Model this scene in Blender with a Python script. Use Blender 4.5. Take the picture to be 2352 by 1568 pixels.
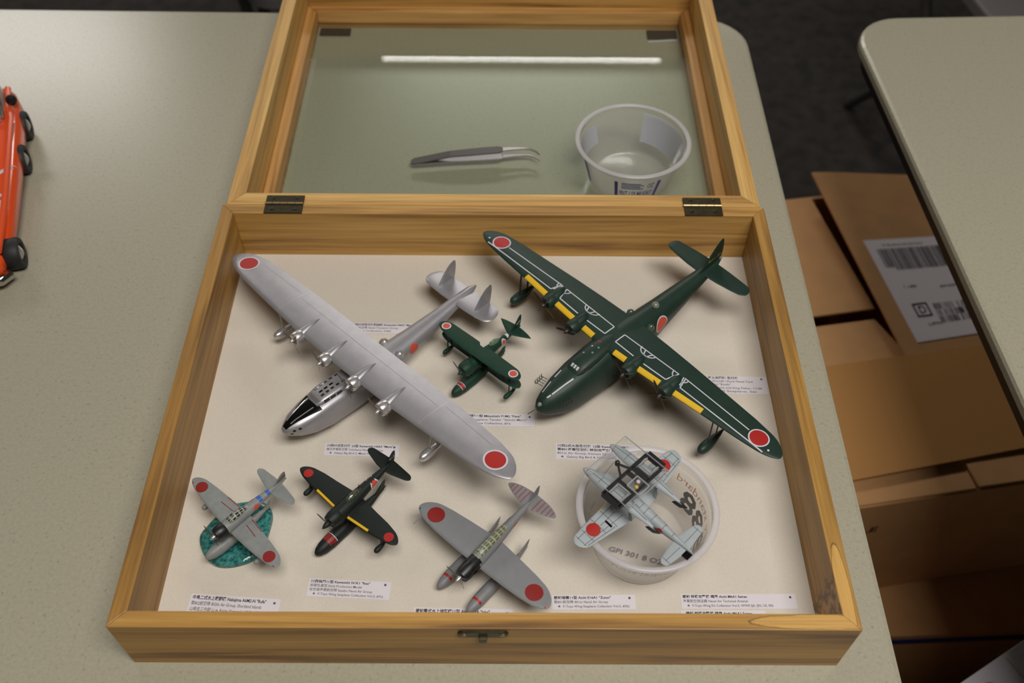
import bpy, bmesh, math, random
from math import sin, cos, pi, radians as R, sqrt
from mathutils import Vector, Matrix, Euler
from mathutils.bvhtree import BVHTree

random.seed(4)
SC = bpy.context.scene
COL = SC.collection
for o in list(bpy.data.objects):
    bpy.data.objects.remove(o)

# ------------------------------------------------------------------ camera, world, lights, exposure
ZT = 0.74                    # table top height
FL = 0.74826                 # lining of the display case
cam_d = bpy.data.cameras.new('camera')
cam = bpy.data.objects.new('camera', cam_d)
COL.objects.link(cam)
cam.location = (0.012766, -0.208515, 1.308866)
cam.rotation_euler = (0.67662, -0.005826, 0.002418)
cam_d.sensor_width = 36.0
cam_d.sensor_fit = 'HORIZONTAL'
cam_d.lens = 36.0 * 2196.3 / 2352
cam_d.clip_start = 0.02
cam_d.clip_end = 40
cam_d.dof.use_dof = True
cam_d.dof.focus_distance = 0.63
cam_d.dof.aperture_fstop = 7.5
SC.camera = cam

world = bpy.data.worlds.new('world')
SC.world = world
world.use_nodes = True
wb = world.node_tree.nodes['Background']
wb.inputs[0].default_value = (1.0, 0.95, 0.86, 1)
wb.inputs[1].default_value = 0.10

SC.view_settings.view_transform = 'Standard'
SC.view_settings.look = 'None'
SC.view_settings.gamma = 1.0
SC.view_settings.use_curve_mapping = False
SC.view_settings.exposure = 0.12
SC.cycles.max_bounces = 10
SC.cycles.transparent_max_bounces = 24

# the room's ceiling lamps, all of one kind: x, y, width, depth, watts
# one overhead (it casts the models' shadows), two far down the room (their glare lies on the table and in the lid glass)
CEIL = 2.72
LAMP_W = 36
TROFFERS = [(0.45, -0.50, 1.2, 0.6, LAMP_W), (-2.20, 3.45, 1.2, 0.6, LAMP_W), (0.06, 3.62, 1.2, 0.6, LAMP_W)]
LAMP_NAMES = ['ceiling_lamp_overhead_offscreen', 'ceiling_lamp_far_left_offscreen', 'ceiling_lamp_far_offscreen']
for i, (x, y, w, h, p) in enumerate(TROFFERS):
    ld = bpy.data.lights.new(LAMP_NAMES[i], 'AREA')
    ld.shape = 'RECTANGLE'; ld.size = w; ld.size_y = h; ld.energy = p
    ld.color = (1.0, 0.965, 0.915)
    lo = bpy.data.objects.new(LAMP_NAMES[i], ld)
    COL.objects.link(lo); lo.location = (x, y, CEIL - 0.07)

# ------------------------------------------------------------------ materials
def lin(c):
    return tuple((v / 255 / 12.92) if v / 255 <= 0.04045 else ((v / 255 + 0.055) / 1.055) ** 2.4 for v in c)

MATS = {}
def mat(name, rgb, rough=0.5, metal=0.0, var=0.0, vscale=60, bump=0.0, bscale=400, coat=0.0, spec=0.5, mottle=None):
    if name in MATS: return MATS[name]
    m = bpy.data.materials.new(name); m.use_nodes = True
    nt = m.node_tree; b = nt.nodes['Principled BSDF']
    c = lin(rgb)
    b.inputs['Base Color'].default_value = (*c, 1)
    b.inputs['Roughness'].default_value = rough
    b.inputs['Metallic'].default_value = metal
    b.inputs['Specular IOR Level'].default_value = spec
    b.inputs['Coat Weight'].default_value = coat
    tc = nt.nodes.new('ShaderNodeTexCoord')
    if var or mottle:
        n = nt.nodes.new('ShaderNodeTexNoise'); n.inputs['Scale'].default_value = vscale; n.inputs['Detail'].default_value = 4
        nt.links.new(tc.outputs['Object'], n.inputs['Vector'])
        r = nt.nodes.new('ShaderNodeValToRGB')
        c2 = lin(mottle) if mottle else tuple(v * (1 + var) for v in c)
        c1 = tuple(v * (1 - var) for v in c)
        r.color_ramp.elements[0].position = 0.32; r.color_ramp.elements[1].position = 0.68
        r.color_ramp.elements[0].color = (*c1, 1); r.color_ramp.elements[1].color = (*c2, 1)
        nt.links.new(n.outputs['Fac'], r.inputs['Fac']); nt.links.new(r.outputs['Color'], b.inputs['Base Color'])
    if bump:
        n = nt.nodes.new('ShaderNodeTexNoise'); n.inputs['Scale'].default_value = bscale; n.inputs['Detail'].default_value = 3
        nt.links.new(tc.outputs['Object'], n.inputs['Vector'])
        bp = nt.nodes.new('ShaderNodeBump'); bp.inputs['Strength'].default_value = bump; bp.inputs['Distance'].default_value = 0.0005
        nt.links.new(n.outputs['Fac'], bp.inputs['Height']); nt.links.new(bp.outputs['Normal'], b.inputs['Normal'])
    MATS[name] = m
    return m

def wood(name, light, mid, dark, seed=0.0, knot=None):
    m = bpy.data.materials.new(name); m.use_nodes = True
    nt = m.node_tree; b = nt.nodes['Principled BSDF']; N = nt.nodes.new; L = nt.links.new
    tc = N('ShaderNodeTexCoord'); mp = N('ShaderNodeMapping')
    mp.inputs['Location'].default_value = (seed, seed * 1.7, seed * .6); mp.inputs['Scale'].default_value = (4.0, 85, 85)
    L(tc.outputs['Object'], mp.inputs['Vector'])
    n1 = N('ShaderNodeTexNoise'); n1.inputs['Scale'].default_value = 1.0; n1.inputs['Detail'].default_value = 5; n1.inputs['Distortion'].default_value = 0.8
    L(mp.outputs['Vector'], n1.inputs['Vector'])
    mp2 = N('ShaderNodeMapping'); mp2.inputs['Location'].default_value = (seed * 2, 3, seed); mp2.inputs['Scale'].default_value = (14, 700, 700)
    L(tc.outputs['Object'], mp2.inputs['Vector'])
    n2 = N('ShaderNodeTexNoise'); n2.inputs['Scale'].default_value = 1.0; n2.inputs['Detail'].default_value = 2
    L(mp2.outputs['Vector'], n2.inputs['Vector'])
    r = N('ShaderNodeValToRGB'); e = r.color_ramp.elements
    e[0].position = 0.30; e[0].color = (*lin(dark), 1); e[1].position = 0.72; e[1].color = (*lin(light), 1)
    k = e.new(0.47); k.color = (*lin(mid), 1)
    L(n1.outputs['Fac'], r.inputs['Fac'])
    mx = N('ShaderNodeMix'); mx.data_type = 'RGBA'; mx.blend_type = 'MULTIPLY'; mx.inputs['Factor'].default_value = 0.35
    r2 = N('ShaderNodeValToRGB'); r2.color_ramp.elements[0].position = 0.35; r2.color_ramp.elements[0].color = (0.45, 0.4, 0.35, 1); r2.color_ramp.elements[1].position = 0.6
    L(n2.outputs['Fac'], r2.inputs['Fac']); L(r2.outputs['Color'], mx.inputs['B'])
    out = r.outputs['Color']
    if knot:      # a pale sapwood tongue with a dark outline: centre x,y and half sizes in object space
        cx, cy, rx, ry, pale, edge = knot
        sp = N('ShaderNodeSeparateXYZ'); L(tc.outputs['Object'], sp.inputs[0])
        def mt(op, a, bb=None):
            q = N('ShaderNodeMath'); q.operation = op
            for i, v in enumerate((a, bb)):
                if v is None: continue
                if isinstance(v, (int, float)): q.inputs[i].default_value = v
                else: L(v, q.inputs[i])
            return q.outputs[0]
        nn = N('ShaderNodeTexNoise'); nn.inputs['Scale'].default_value = 160; L(tc.outputs['Object'], nn.inputs['Vector'])
        dx = mt('DIVIDE', mt('SUBTRACT', sp.outputs[0], cx), rx); dy = mt('DIVIDE', mt('SUBTRACT', sp.outputs[1], cy), ry)
        dd = mt('ADD', mt('SQRT', mt('ADD', mt('MULTIPLY', dx, dx), mt('MULTIPLY', dy, dy))), mt('MULTIPLY', mt('SUBTRACT', nn.outputs['Fac'], 0.5), 0.35))
        rk = N('ShaderNodeValToRGB'); ek = rk.color_ramp.elements
        ek[0].position = 0.86; ek[0].color = (1, 1, 1, 1); ek[1].position = 1.0; ek[1].color = (0, 0, 0, 1)
        L(dd, rk.inputs['Fac'])
        m1 = N('ShaderNodeMix'); m1.data_type = 'RGBA'; L(rk.outputs['Color'], m1.inputs['Factor']); L(out, m1.inputs['A']); m1.inputs['B'].default_value = (*lin(pale), 1)
        re = N('ShaderNodeValToRGB'); ee = re.color_ramp.elements
        ee[0].position = 0.90; ee[0].color = (0, 0, 0, 1); ee[1].position = 1.02; ee[1].color = (0, 0, 0, 1)
        kk = ee.new(0.96); kk.color = (1, 1, 1, 1)
        L(dd, re.inputs['Fac'])
        m2 = N('ShaderNodeMix'); m2.data_type = 'RGBA'; L(re.outputs['Color'], m2.inputs['Factor']); L(m1.outputs['Result'], m2.inputs['A']); m2.inputs['B'].default_value = (*lin(edge), 1)
        out = m2.outputs['Result']
    L(out, mx.inputs['A']); L(mx.outputs['Result'], b.inputs['Base Color'])
    b.inputs['Roughness'].default_value = 0.48
    bp = N('ShaderNodeBump'); bp.inputs['Strength'].default_value = 0.25; bp.inputs['Distance'].default_value = 0.0004
    L(n2.outputs['Fac'], bp.inputs['Height']); L(bp.outputs['Normal'], b.inputs['Normal'])
    return m

def clear(name, tint, haze, rough=0.25, ior=1.45, body=(0.82, 0.81, 0.83)):
    """clear or hazy plastic: light passes straight through, a little scatter, surface reflection by Fresnel"""
    m = bpy.data.materials.new(name); m.use_nodes = True
    nt = m.node_tree; N = nt.nodes.new; L = nt.links.new
    nt.nodes.remove(nt.nodes['Principled BSDF'])
    t = N('ShaderNodeBsdfTransparent'); t.inputs[0].default_value = (*tint, 1)
    d = N('ShaderNodeBsdfDiffuse'); d.inputs[0].default_value = (*body, 1)
    tl = N('ShaderNodeBsdfTranslucent'); tl.inputs[0].default_value = (*body, 1)
    md = N('ShaderNodeMixShader'); md.inputs[0].default_value = 0.5; L(d.outputs[0], md.inputs[1]); L(tl.outputs[0], md.inputs[2])
    m1 = N('ShaderNodeMixShader'); m1.inputs[0].default_value = haze; L(t.outputs[0], m1.inputs[1]); L(md.outputs[0], m1.inputs[2])
    g = N('ShaderNodeBsdfGlossy'); g.inputs['Roughness'].default_value = rough
    lw = N('ShaderNodeLayerWeight'); lw.inputs['Blend'].default_value = 0.5      # Schlick reflectance, alike from both sides
    pw = N('ShaderNodeMath'); pw.operation = 'POWER'; pw.inputs[1].default_value = 5.0; L(lw.outputs['Facing'], pw.inputs[0])
    f0 = ((ior - 1) / (ior + 1)) ** 2
    f = N('ShaderNodeMath'); f.operation = 'MULTIPLY_ADD'; f.inputs[1].default_value = 1 - f0; f.inputs[2].default_value = f0; L(pw.outputs[0], f.inputs[0])
    m2 = N('ShaderNodeMixShader'); L(f.outputs[0], m2.inputs[0]); L(m1.outputs[0], m2.inputs[1]); L(g.outputs[0], m2.inputs[2])
    L(m2.outputs[0], nt.nodes['Material Output'].inputs[0])
    MATS[name] = m
    return m

WOOD_A = wood('pine_stained', (206, 164, 92), (182, 138, 70), (128, 90, 42), 0.3)
WOOD_B = wood('pine_stained_dark', (184, 142, 72), (160, 118, 56), (112, 78, 36), 2.1)
WOOD_L = wood('pine_pale', (218, 178, 108), (202, 158, 88), (158, 114, 58), 5.2)
WOOD_F = wood('pine_front', (198, 154, 82), (174, 130, 64), (112, 78, 38), 1.1, (0.188, 0.0, 0.042, 0.0046, (200, 156, 84), (112, 80, 38)))
WOOD_R = wood('pine_side', (190, 146, 74), (166, 124, 58), (118, 82, 38), 3.4, (-0.148, 0.001, 0.034, 0.0042, (200, 156, 84), (112, 80, 38)))
LEDGE = wood('lid_moulding', (206, 162, 98), (182, 134, 72), (146, 98, 48), 7.7)

CLOTH = mat('cream_lining_cloth', (204, 195, 182), 0.9, var=0.03, vscale=900, bump=0.25, bscale=2600)
TABLE = mat('table_laminate', (162, 157, 138), 0.27, var=0.05, vscale=420, bump=0.05, bscale=700)
def speckle(m, rgb, scale, lo, hi):
    nt = m.node_tree; b = nt.nodes['Principled BSDF']; src = b.inputs['Base Color'].links[0].from_socket
    tc = nt.nodes.new('ShaderNodeTexCoord'); n = nt.nodes.new('ShaderNodeTexNoise'); n.inputs['Scale'].default_value = scale; n.inputs['Detail'].default_value = 1.5
    nt.links.new(tc.outputs['Object'], n.inputs['Vector'])
    r = nt.nodes.new('ShaderNodeValToRGB'); r.color_ramp.elements[0].position = lo; r.color_ramp.elements[0].color = (1, 1, 1, 1); r.color_ramp.elements[1].position = hi; r.color_ramp.elements[1].color = (0, 0, 0, 1)
    nt.links.new(n.outputs['Fac'], r.inputs['Fac'])
    mx = nt.nodes.new('ShaderNodeMix'); mx.data_type = 'RGBA'; nt.links.new(r.outputs['Color'], mx.inputs['Factor']); nt.links.new(src, mx.inputs['A']); mx.inputs['B'].default_value = (*lin(rgb), 1)
    nt.links.new(mx.outputs['Result'], b.inputs['Base Color'])
speckle(TABLE, (146, 142, 125), 360, 0.26, 0.38)
TABLE_EDGE = mat('table_edge', (158, 152, 140), 0.5)
BLACK = mat('black_plastic', (18, 18, 19), 0.45)
STEEL = mat('grey_steel_tube', (88, 86, 84), 0.4, 0.7)
PAPER = mat('white_paper', (212, 206, 211), 0.85)
INK = mat('printer_ink', (30, 30, 28), 0.8)
INK2 = mat('grey_ink', (82, 80, 76), 0.8)
BRASS = mat('aged_brass', (62, 56, 34), 0.42, 0.65, var=0.25, vscale=300)
BRASS_L = mat('brass_worn', (150, 126, 92), 0.35, 0.8)
SILVER = mat('silver_paint', (164, 162, 166), 0.40, 0.55, var=0.05, vscale=120)
SILVER_B = mat('bright_silver_paint', (205, 203, 204), 0.3, 0.75)
GREEN = mat('dark_green_paint', (30, 50, 42), 0.46, spec=0.35, var=0.08, vscale=120)
GREEN2 = mat('mid_green_paint', (22, 54, 40), 0.55, spec=0.3, var=0.08, vscale=160)
NIGHT = mat('black_green_paint', (25, 31, 28), 0.52, spec=0.3, var=0.08, vscale=160)
GREY = mat('grey_paint', (122, 123, 125), 0.5, var=0.04, vscale=200)
GREY2 = mat('grey_green_paint', (128, 131, 130), 0.5, var=0.08, vscale=260)
GREY3 = mat('pale_grey_paint', (160, 167, 170), 0.5, var=0.04, vscale=200)
RED = mat('red_marking', (164, 28, 22), 0.5)
RED_D = mat('dark_red_marking', (130, 22, 18), 0.5)
ORED = mat('orange_red_marking', (198, 74, 56), 0.5)
WHITE = mat('white_marking', (196, 196, 204), 0.5)
YELLOW = mat('yellow_marking', (222, 178, 28), 0.5)
BLUE = mat('blue_marking', (44, 92, 176), 0.5)
COWL = mat('black_cowling', (24, 24, 26), 0.4)
GLOSSBLK = mat('gloss_black', (12, 12, 13), 0.18)
WINDOW = mat('window_dark', (44, 48, 40), 0.2)
WINDOW_O = mat('window_olive', (96, 102, 58), 0.25)
BROWN = mat('brown_propeller', (46, 32, 28), 0.4)
PGREY = mat('grey_propeller', (120, 112, 106), 0.35, 0.4)
LINE = mat('panel_line', (70, 76, 78), 0.6)
SEA = mat('sea_resin', (8, 82, 84), 0.2, mottle=(66, 140, 134), var=0.3, vscale=420, bump=1.0, bscale=420, coat=0.5)
GLASS = clear('lid_glass', (0.93, 0.955, 0.93), 0.012, 0.02, 1.5)
PP = clear('clear_tub_plastic', (0.97, 0.97, 0.97), 0.10, 0.12, 1.4, (0.9, 0.89, 0.91))
PP_RIM = clear('tub_rim_plastic', (0.95, 0.95, 0.97), 0.42, 0.25, 1.4, (0.92, 0.9, 0.93))
ACRYL = clear('clear_styrene', (0.98, 0.985, 0.985), 0.01, 0.05, 1.4)
ACRYL_E = clear('styrene_edge', (0.9, 0.92, 0.92), 0.55, 0.2, 1.45)
CARD = mat('cardboard', (200, 150, 98), 0.75, var=0.06, vscale=30, bump=0.2, bscale=160)
CARD_IN = mat('cardboard_edge', (120, 82, 48), 0.85)
TAPE = mat('packing_tape', (196, 144, 88), 0.24, coat=0.4)

# ------------------------------------------------------------------ mesh helpers
class MB:
    """collects geometry for ONE mesh object"""
    def __init__(s): s.v = []; s.f = []
    def add(s, vs, fs):
        n = len(s.v); s.v += [tuple(p) for p in vs]; s.f += [tuple(i + n for i in f) for f in fs]; return s
    def box(s, x0, x1, y0, y1, z0, z1):
        vs = [(x, y, z) for z in (z0, z1) for y in (y0, y1) for x in (x0, x1)]
        return s.add(vs, [(0, 2, 3, 1), (4, 5, 7, 6), (0, 1, 5, 4), (2, 6, 7, 3), (0, 4, 6, 2), (1, 3, 7, 5)])
    def rings(s, rs, cap0=True, cap1=True, closed=True):
        n = len(rs[0]); vs = [p for r in rs for p in r]; fs = []
        for i in range(len(rs) - 1):
            for j in range(n if closed else n - 1):
                k = (j + 1) % n
                fs.append((i * n + j, i * n + k, (i + 1) * n + k, (i + 1) * n + j))
        if cap0: fs.append(tuple(range(n))[::-1])
        if cap1: fs.append(tuple((len(rs) - 1) * n + j for j in range(n)))
        return s.add(vs, fs)
    def tube(s, pts, r, n=8, r1=None):
        pts = [Vector(p) for p in pts]; rs = []
        for i, p in enumerate(pts):
            d = (pts[min(i + 1, len(pts) - 1)] - pts[max(i - 1, 0)]).normalized()
            u = d.orthogonal().normalized() if i == 0 else (u - d * u.dot(d)).normalized()
            w = d.cross(u); rr = r if r1 is None else r + (r1 - r) * i / max(1, len(pts) - 1)
            rs.append([p + (u * cos(2 * pi * k / n) + w * sin(2 * pi * k / n)) * rr for k in range(n)])
        return s.rings(rs)
    def lathe(s, prof, axis='x', c=(0, 0, 0), n=20):
        rs = []
        for a, r in prof:
            ring = []
            for k in range(n):
                t = 2 * pi * k / n; u, w = r * cos(t), r * sin(t)
                ring.append({'x': (c[0] + a, c[1] + u, c[2] + w), 'z': (c[0] + u, c[1] + w, c[2] + a), 'y': (c[0] + w, c[1] + a, c[2] + u)}[axis])
            rs.append(ring)
        return s.rings(rs)
    def body(s, secs, n=24, p=2.0, y0=0.0):
        """secs: x, z_mid, half width, top z, bottom z [, exponent]"""
        rs = []
        for q in secs:
            x, zm, hw, zt, zb = q[:5]; e = 2.0 / (q[5] if len(q) > 5 else p); ring = []
            for k in range(n):
                t = 2 * pi * k / n; c_, s_ = cos(t), sin(t)
                yy = hw * math.copysign(abs(c_) ** e, c_); h = (zt - zm) if s_ >= 0 else (zm - zb)
                ring.append((x, y0 + yy, zm + h * math.copysign(abs(s_) ** e, s_)))
            rs.append(ring)
        return s.rings(rs)
    def wing(s, st, thk=0.13, nc=8, axis='y'):
        """st: span position, x leading, x trailing, z  (ordered along the span)"""
        def pr(t): return 5 * (0.2969 * sqrt(t) - 0.126 * t - 0.3516 * t * t + 0.2843 * t ** 3 - 0.1036 * t ** 4)
        ts = [(1 - cos(pi * i / nc)) / 2 for i in range(nc + 1)]; rs = []
        for (y, xl, xt, z) in st:
            c = xl - xt; th = thk * max(c, 0.02); ring = []
            for t in ts: ring.append((xl - c * t, z + th * pr(t) * 1.25))
            for t in ts[-2:0:-1]: ring.append((xl - c * t, z - th * pr(t) * 0.75))
            rs.append([(x, y, zz) if axis == 'y' else (x, zz, y) for x, zz in ring])
        return s.rings(rs)
    def bvh(s): return BVHTree.FromPolygons([Vector(p) for p in s.v], s.f)
    def build(s, name, m, parent=None, sc=1.0, smooth=35, bevel=0.0):
        me = bpy.data.meshes.new(name)
        me.from_pydata([(x * sc, y * sc, z * sc) for x, y, z in s.v], [], s.f)
        bm = bmesh.new(); bm.from_mesh(me); bmesh.ops.recalc_face_normals(bm, faces=bm.faces); bm.to_mesh(me); bm.free()
        me.materials.append(m)
        if smooth:
            me.polygons.foreach_set('use_smooth', [True] * len(me.polygons))
            me.set_sharp_from_angle(angle=R(smooth))
        o = bpy.data.objects.new(name, me); COL.objects.link(o)
        if parent is not None: o.parent = parent
        if bevel:
            b = o.modifiers.new('bevel', 'BEVEL'); b.width = bevel; b.segments = 2; b.limit_method = 'ANGLE'; b.angle_limit = R(40)
        return o

def tag(o, label=None, cat=None, group=None, kind=None):
    if label: o['label'] = label
    if cat: o['category'] = cat
    if group: o['group'] = group
    if kind: o['kind'] = kind
    return o
def thing(name, label, cat, loc=(0, 0, 0), rot=(0, 0, 0), group=None):
    o = bpy.data.objects.new(name, None); COL.objects.link(o); o.empty_display_size = 0.01
    o.location = loc; o.rotation_euler = rot
    return tag(o, label, cat, group)

def interp(tab, t):
    if t <= tab[0][0]: return tab[0][1:]
    for a, b in zip(tab, tab[1:]):
        if t <= b[0]:
            k = (t - a[0]) / (b[0] - a[0]); return tuple(u + (v - u) * k for u, v in zip(a[1:], b[1:]))
    return tab[-1][1:]
def stations(half, ny=8, ntip=7, tip=None, sym=True, dihedral=0.0, round_=0.16):
    """half: (y, xle, xte) from root to just short of the tip; tip: y of the tip -> full span station list with a rounded tip"""
    yl = half[-1][0]; ytip = tip or yl * 1.06; yr = yl
    ys = sorted(set([h[0] for h in half] + [half[0][0] + (yl - half[0][0]) * i / ny for i in range(ny + 1)]))
    out = []
    for y in ys: a = interp(half, y); out.append((y, a[0], a[1], dihedral * y))
    (xl, xt) = half[-1][1:]; p = half[-2]; k = 1.0 / (yl - p[0])
    for i in range(1, ntip + 1):
        q = i / ntip; y = yr + (ytip - yr) * sin(q * pi / 2); w = max(0.03, cos(q * pi / 2))
        l2 = xl + (xl - p[1]) * k * (y - yl); t2 = xt + (xt - p[2]) * k * (y - yl); mid = (l2 + t2) / 2 + (0.12 * (l2 - t2) * (1 - w)); hh = (l2 - t2) / 2 * w
        out.append((y, mid + hh, mid - hh, dihedral * y))
    if sym: out = [(-y, a, b, z) for y, a, b, z in out[::-1] if y > 1e-6] + out
    return out

def disc_pts(x, y, r0, r1, n=32, rings=3):
    vs, fs = [], []
    for i in range(rings + 1):
        r = r0 + (r1 - r0) * i / rings
        for k in range(n): vs.append((x + r * cos(2 * pi * k / n), y + r * sin(2 * pi * k / n)))
    for i in range(rings):
        for k in range(n): fs.append((i * n + k, i * n + (k + 1) % n, (i + 1) * n + (k + 1) % n, (i + 1) * n + k))
    if r0 < 1e-6: pass
    return vs, fs
def strip_pts(path, w, step=2.0, close=False):
    if close: path = list(path) + [path[0]]
    vs, fs = [], []; nc = max(1, math.ceil(w / 0.7)) if w > 0.01 else 2
    for (a, b) in zip(path, path[1:]):
        dx, dy = b[0] - a[0], b[1] - a[1]; L = math.hypot(dx, dy)
        if L < 1e-6: continue
        n = max(1, int(L / step)); ux, uy = dx / L, dy / L; b0 = len(vs); m = nc + 1
        for i in range(n + 1):
            t = (-w / 2 + (L + w) * i / n) if len(path) > 2 else L * i / n
            px, py = a[0] + ux * t, a[1] + uy * t
            for j in range(m):
                q = w * (0.5 - j / nc); vs.append((px - uy * q, py + ux * q))
        for i in range(n):
            for j in range(nc): k = b0 + i * m + j; fs.append((k, k + 1, k + m + 1, k + m))
    return vs, fs
def quad_pts(c, n=4):
    """c: four corners -> grid"""
    vs, fs = [], []
    for i in range(n + 1):
        for j in range(n + 1):
            u, v = i / n, j / n
            vs.append(tuple((c[0][k] * (1 - u) + c[1][k] * u) * (1 - v) + (c[3][k] * (1 - u) + c[2][k] * u) * v for k in (0, 1)))
    for i in range(n):
        for j in range(n): a = i * (n + 1) + j; fs.append((a, a + 1, a + n + 2, a + n + 1))
    return vs, fs
def decal(name, pts, bvh, m, parent, sc, way='top', off=0.15, up=None):
    """lays a marking on a surface: top = seen from above (x,y), port = from +y (x,z), star = from -y"""
    vs, fs = pts; out, ok = [], []
    for (a, b) in vs:
        if way == 'top': org, d = Vector((a, b, 200)), Vector((0, 0, -1))
        elif way == 'port': org, d = Vector((a, 200, b)), Vector((0, -1, 0))
        else: org, d = Vector((a, -200, b)), Vector((0, 1, 0))
        h = bvh.ray_cast(org, d)
        if h[0] is None: out.append((0, 0, 0)); ok.append(False)
        else: p = h[0] - d * off; out.append(tuple(p)); ok.append(True)
    keep = [f for f in fs if all(ok[i] for i in f)]
    if not keep: return None
    used = sorted(set(i for f in keep for i in f)); idx = {v: k for k, v in enumerate(used)}
    mb = MB().add([out[i] for i in used], [tuple(idx[i] for i in f) for f in keep])
    return mb.build(name, m, parent, sc, smooth=60)
def roundel(x, y, r, bvh, parent, sc, ring=0.0, way='top', red=None, off=0.15):
    o = decal('roundel', disc_pts(x, y, 0.001, r), bvh, red or RED, parent, sc, way, off)
    if ring and o: decal('roundel_border', disc_pts(x, y, r * 0.98, r + ring, rings=1), bvh, WHITE, o, sc, way, off + 0.02)
    return o
def joined(*mbs):
    m = MB()
    for q in mbs: m.add(q.v, q.f)
    return m

def propeller(parent, sc, x, y, z, rad, nb, phase, m_spin, m_blade, spin=(3.2, 1.5), w=1.0, tip=None):
    l, r = spin
    sp = MB().lathe([(-0.6, r * 0.9), (0, r), (l * 0.4, r * 0.85), (l * 0.75, r * 0.5), (l, 0.08)], 'x', (x, y, z), 14).build('propeller', m_spin, parent, sc)
    for k in range(nb):
        t = phase + 2 * pi * k / nb; u = Vector((0, cos(t), sin(t))); wv = Vector((0.5, -sin(t) * 0.86, cos(t) * 0.86))
        rs = []
        for q, ww in ((0.1, 0.5), (0.35, 1.0), (0.65, 1.0), (0.9, 0.75), (1.0, 0.25)):
            c = Vector((x + 0.5, y, z)) + u * rad * q; h = wv * (w * ww); nrm = u.cross(wv).normalized() * 0.16
            rs.append([c - h, c - nrm, c + h, c + nrm])
        b = MB().rings(rs).build('blade', m_blade, sp, sc)
    return sp

def bar(a, b, w, h):
    """square bar between two points, h vertical"""
    a, b = Vector(a), Vector(b); d = (b - a).normalized(); s = Vector((-d.y, d.x, 0))
    s = s.normalized() * w / 2 if s.length > 1e-6 else Vector((w / 2, 0, 0)); u = Vector((0, 0, h / 2))
    if abs(d.z) > 0.9: u = Vector((0, h / 2, 0))
    return MB().rings([[p - s - u, p + s - u, p + s + u, p - s + u] for p in (a, b)])

def text_mesh(body, size=1.0, bold=0.0, align='LEFT'):
    c = bpy.data.curves.new('text', 'FONT'); c.body = body; c.size = size; c.align_x = align; c.offset = bold; c.resolution_u = 2
    o = bpy.data.objects.new('text', c); COL.objects.link(o)
    dg = bpy.context.evaluated_depsgraph_get()
    me = bpy.data.meshes.new_from_object(o.evaluated_get(dg))
    vs = [tuple(v.co) for v in me.vertices]; fs = [tuple(p.vertices) for p in me.polygons]
    bpy.data.objects.remove(o); bpy.data.curves.remove(c); bpy.data.meshes.remove(me)
    return vs, fs
# ------------------------------------------------------------------ the room
CARPET = mat('dark_carpet', (22, 19, 17), 0.97, mottle=(42, 35, 30), var=0.4, vscale=30, bump=1.0, bscale=90)
WALL = mat('wall_paint', (205, 200, 188), 0.8, var=0.02, vscale=3)
tag(MB().box(-4.2, 4.2, -3.4, 6.0, -0.05, 0.0).build('floor', CARPET), kind='structure')
tag(MB().box(-4.2, 4.2, -3.4, 6.0, CEIL, CEIL + 0.05).build('ceiling', WALL), kind='structure')
tag(MB().box(-4.25, -4.2, -3.4, 6.0, 0, CEIL).build('wall_left', WALL), kind='structure')
tag(MB().box(4.2, 4.25, -3.4, 6.0, 0, CEIL).build('wall_right', WALL), kind='structure')
tag(MB().box(-4.2, 4.2, 6.0, 6.05, 0, CEIL).build('wall_back', WALL), kind='structure')
tag(MB().box(-4.2, 4.2, -3.45, -3.4, 0, CEIL).build('wall_front', WALL), kind='structure')

def slab(x0, x1, y0, y1, z0, z1, r, n=8):
    """rounded-corner slab outline rings with a softened top edge"""
    def ring(ins, z):
        pts = []
        for cx, cy, a0 in ((x1 - r, y1 - r, 0), (x0 + r, y1 - r, pi / 2), (x0 + r, y0 + r, pi), (x1 - r, y0 + r, 1.5 * pi)):
            for i in range(n + 1):
                a = a0 + pi / 2 * i / n; pts.append((cx + (r - ins) * cos(a), cy + (r - ins) * sin(a), z))
        return pts
    e = 0.004
    return MB().rings([ring(e, z0), ring(0, z0 + e), ring(0, z1 - e), ring(e * .3, z1 - e * .3), ring(e, z1)])

def folding_table(label, loc, rotz, x0, x1, y0, y1, r, m=None):
    t = thing('folding_table', label, 'table', loc, (0, 0, rotz), 'grey laminate folding tables')
    slab(x0, x1, y0, y1, -0.014, 0.0, r).build('table_top', m or TABLE, t, smooth=0)
    slab(x0 + .008, x1 - .008, y0 + .008, y1 - .008, -0.034, -0.014, r - .006).build('under_frame', BLACK, t, smooth=0)
    MB().box(x0 + .06, x1 - .06, y0 + .05, y0 + .075, -0.06, -0.034).build('side_rail', STEEL, t)
    MB().box(x0 + .06, x1 - .06, y1 - .075, y1 - .05, -0.06, -0.034).build('side_rail', STEEL, t)
    for xx in (x0 + .55, x1 - .55):
        for yy in (y0 + .1, y1 - .1):
            MB().tube([(xx, yy, -0.034), (xx, yy, -loc[2])], 0.014, 10).build('leg', STEEL, t)
        MB().tube([(xx, y0 + .1, -0.45), (xx, y1 - .1, -0.45)], 0.01, 8).build('cross_bar', STEEL, t)
    return t
folding_table('grey laminate folding table carrying the open wooden display case', (0, 0, ZT), R(-0.6), -1.58, 0.249, -0.072, 0.690, 0.05)
folding_table('grey laminate folding table with empty top beside the cardboard boxes', (0.368, 0.688, ZT), R(2.4), 0.0, 1.83, -0.762, 0.0, 0.052)

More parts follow.
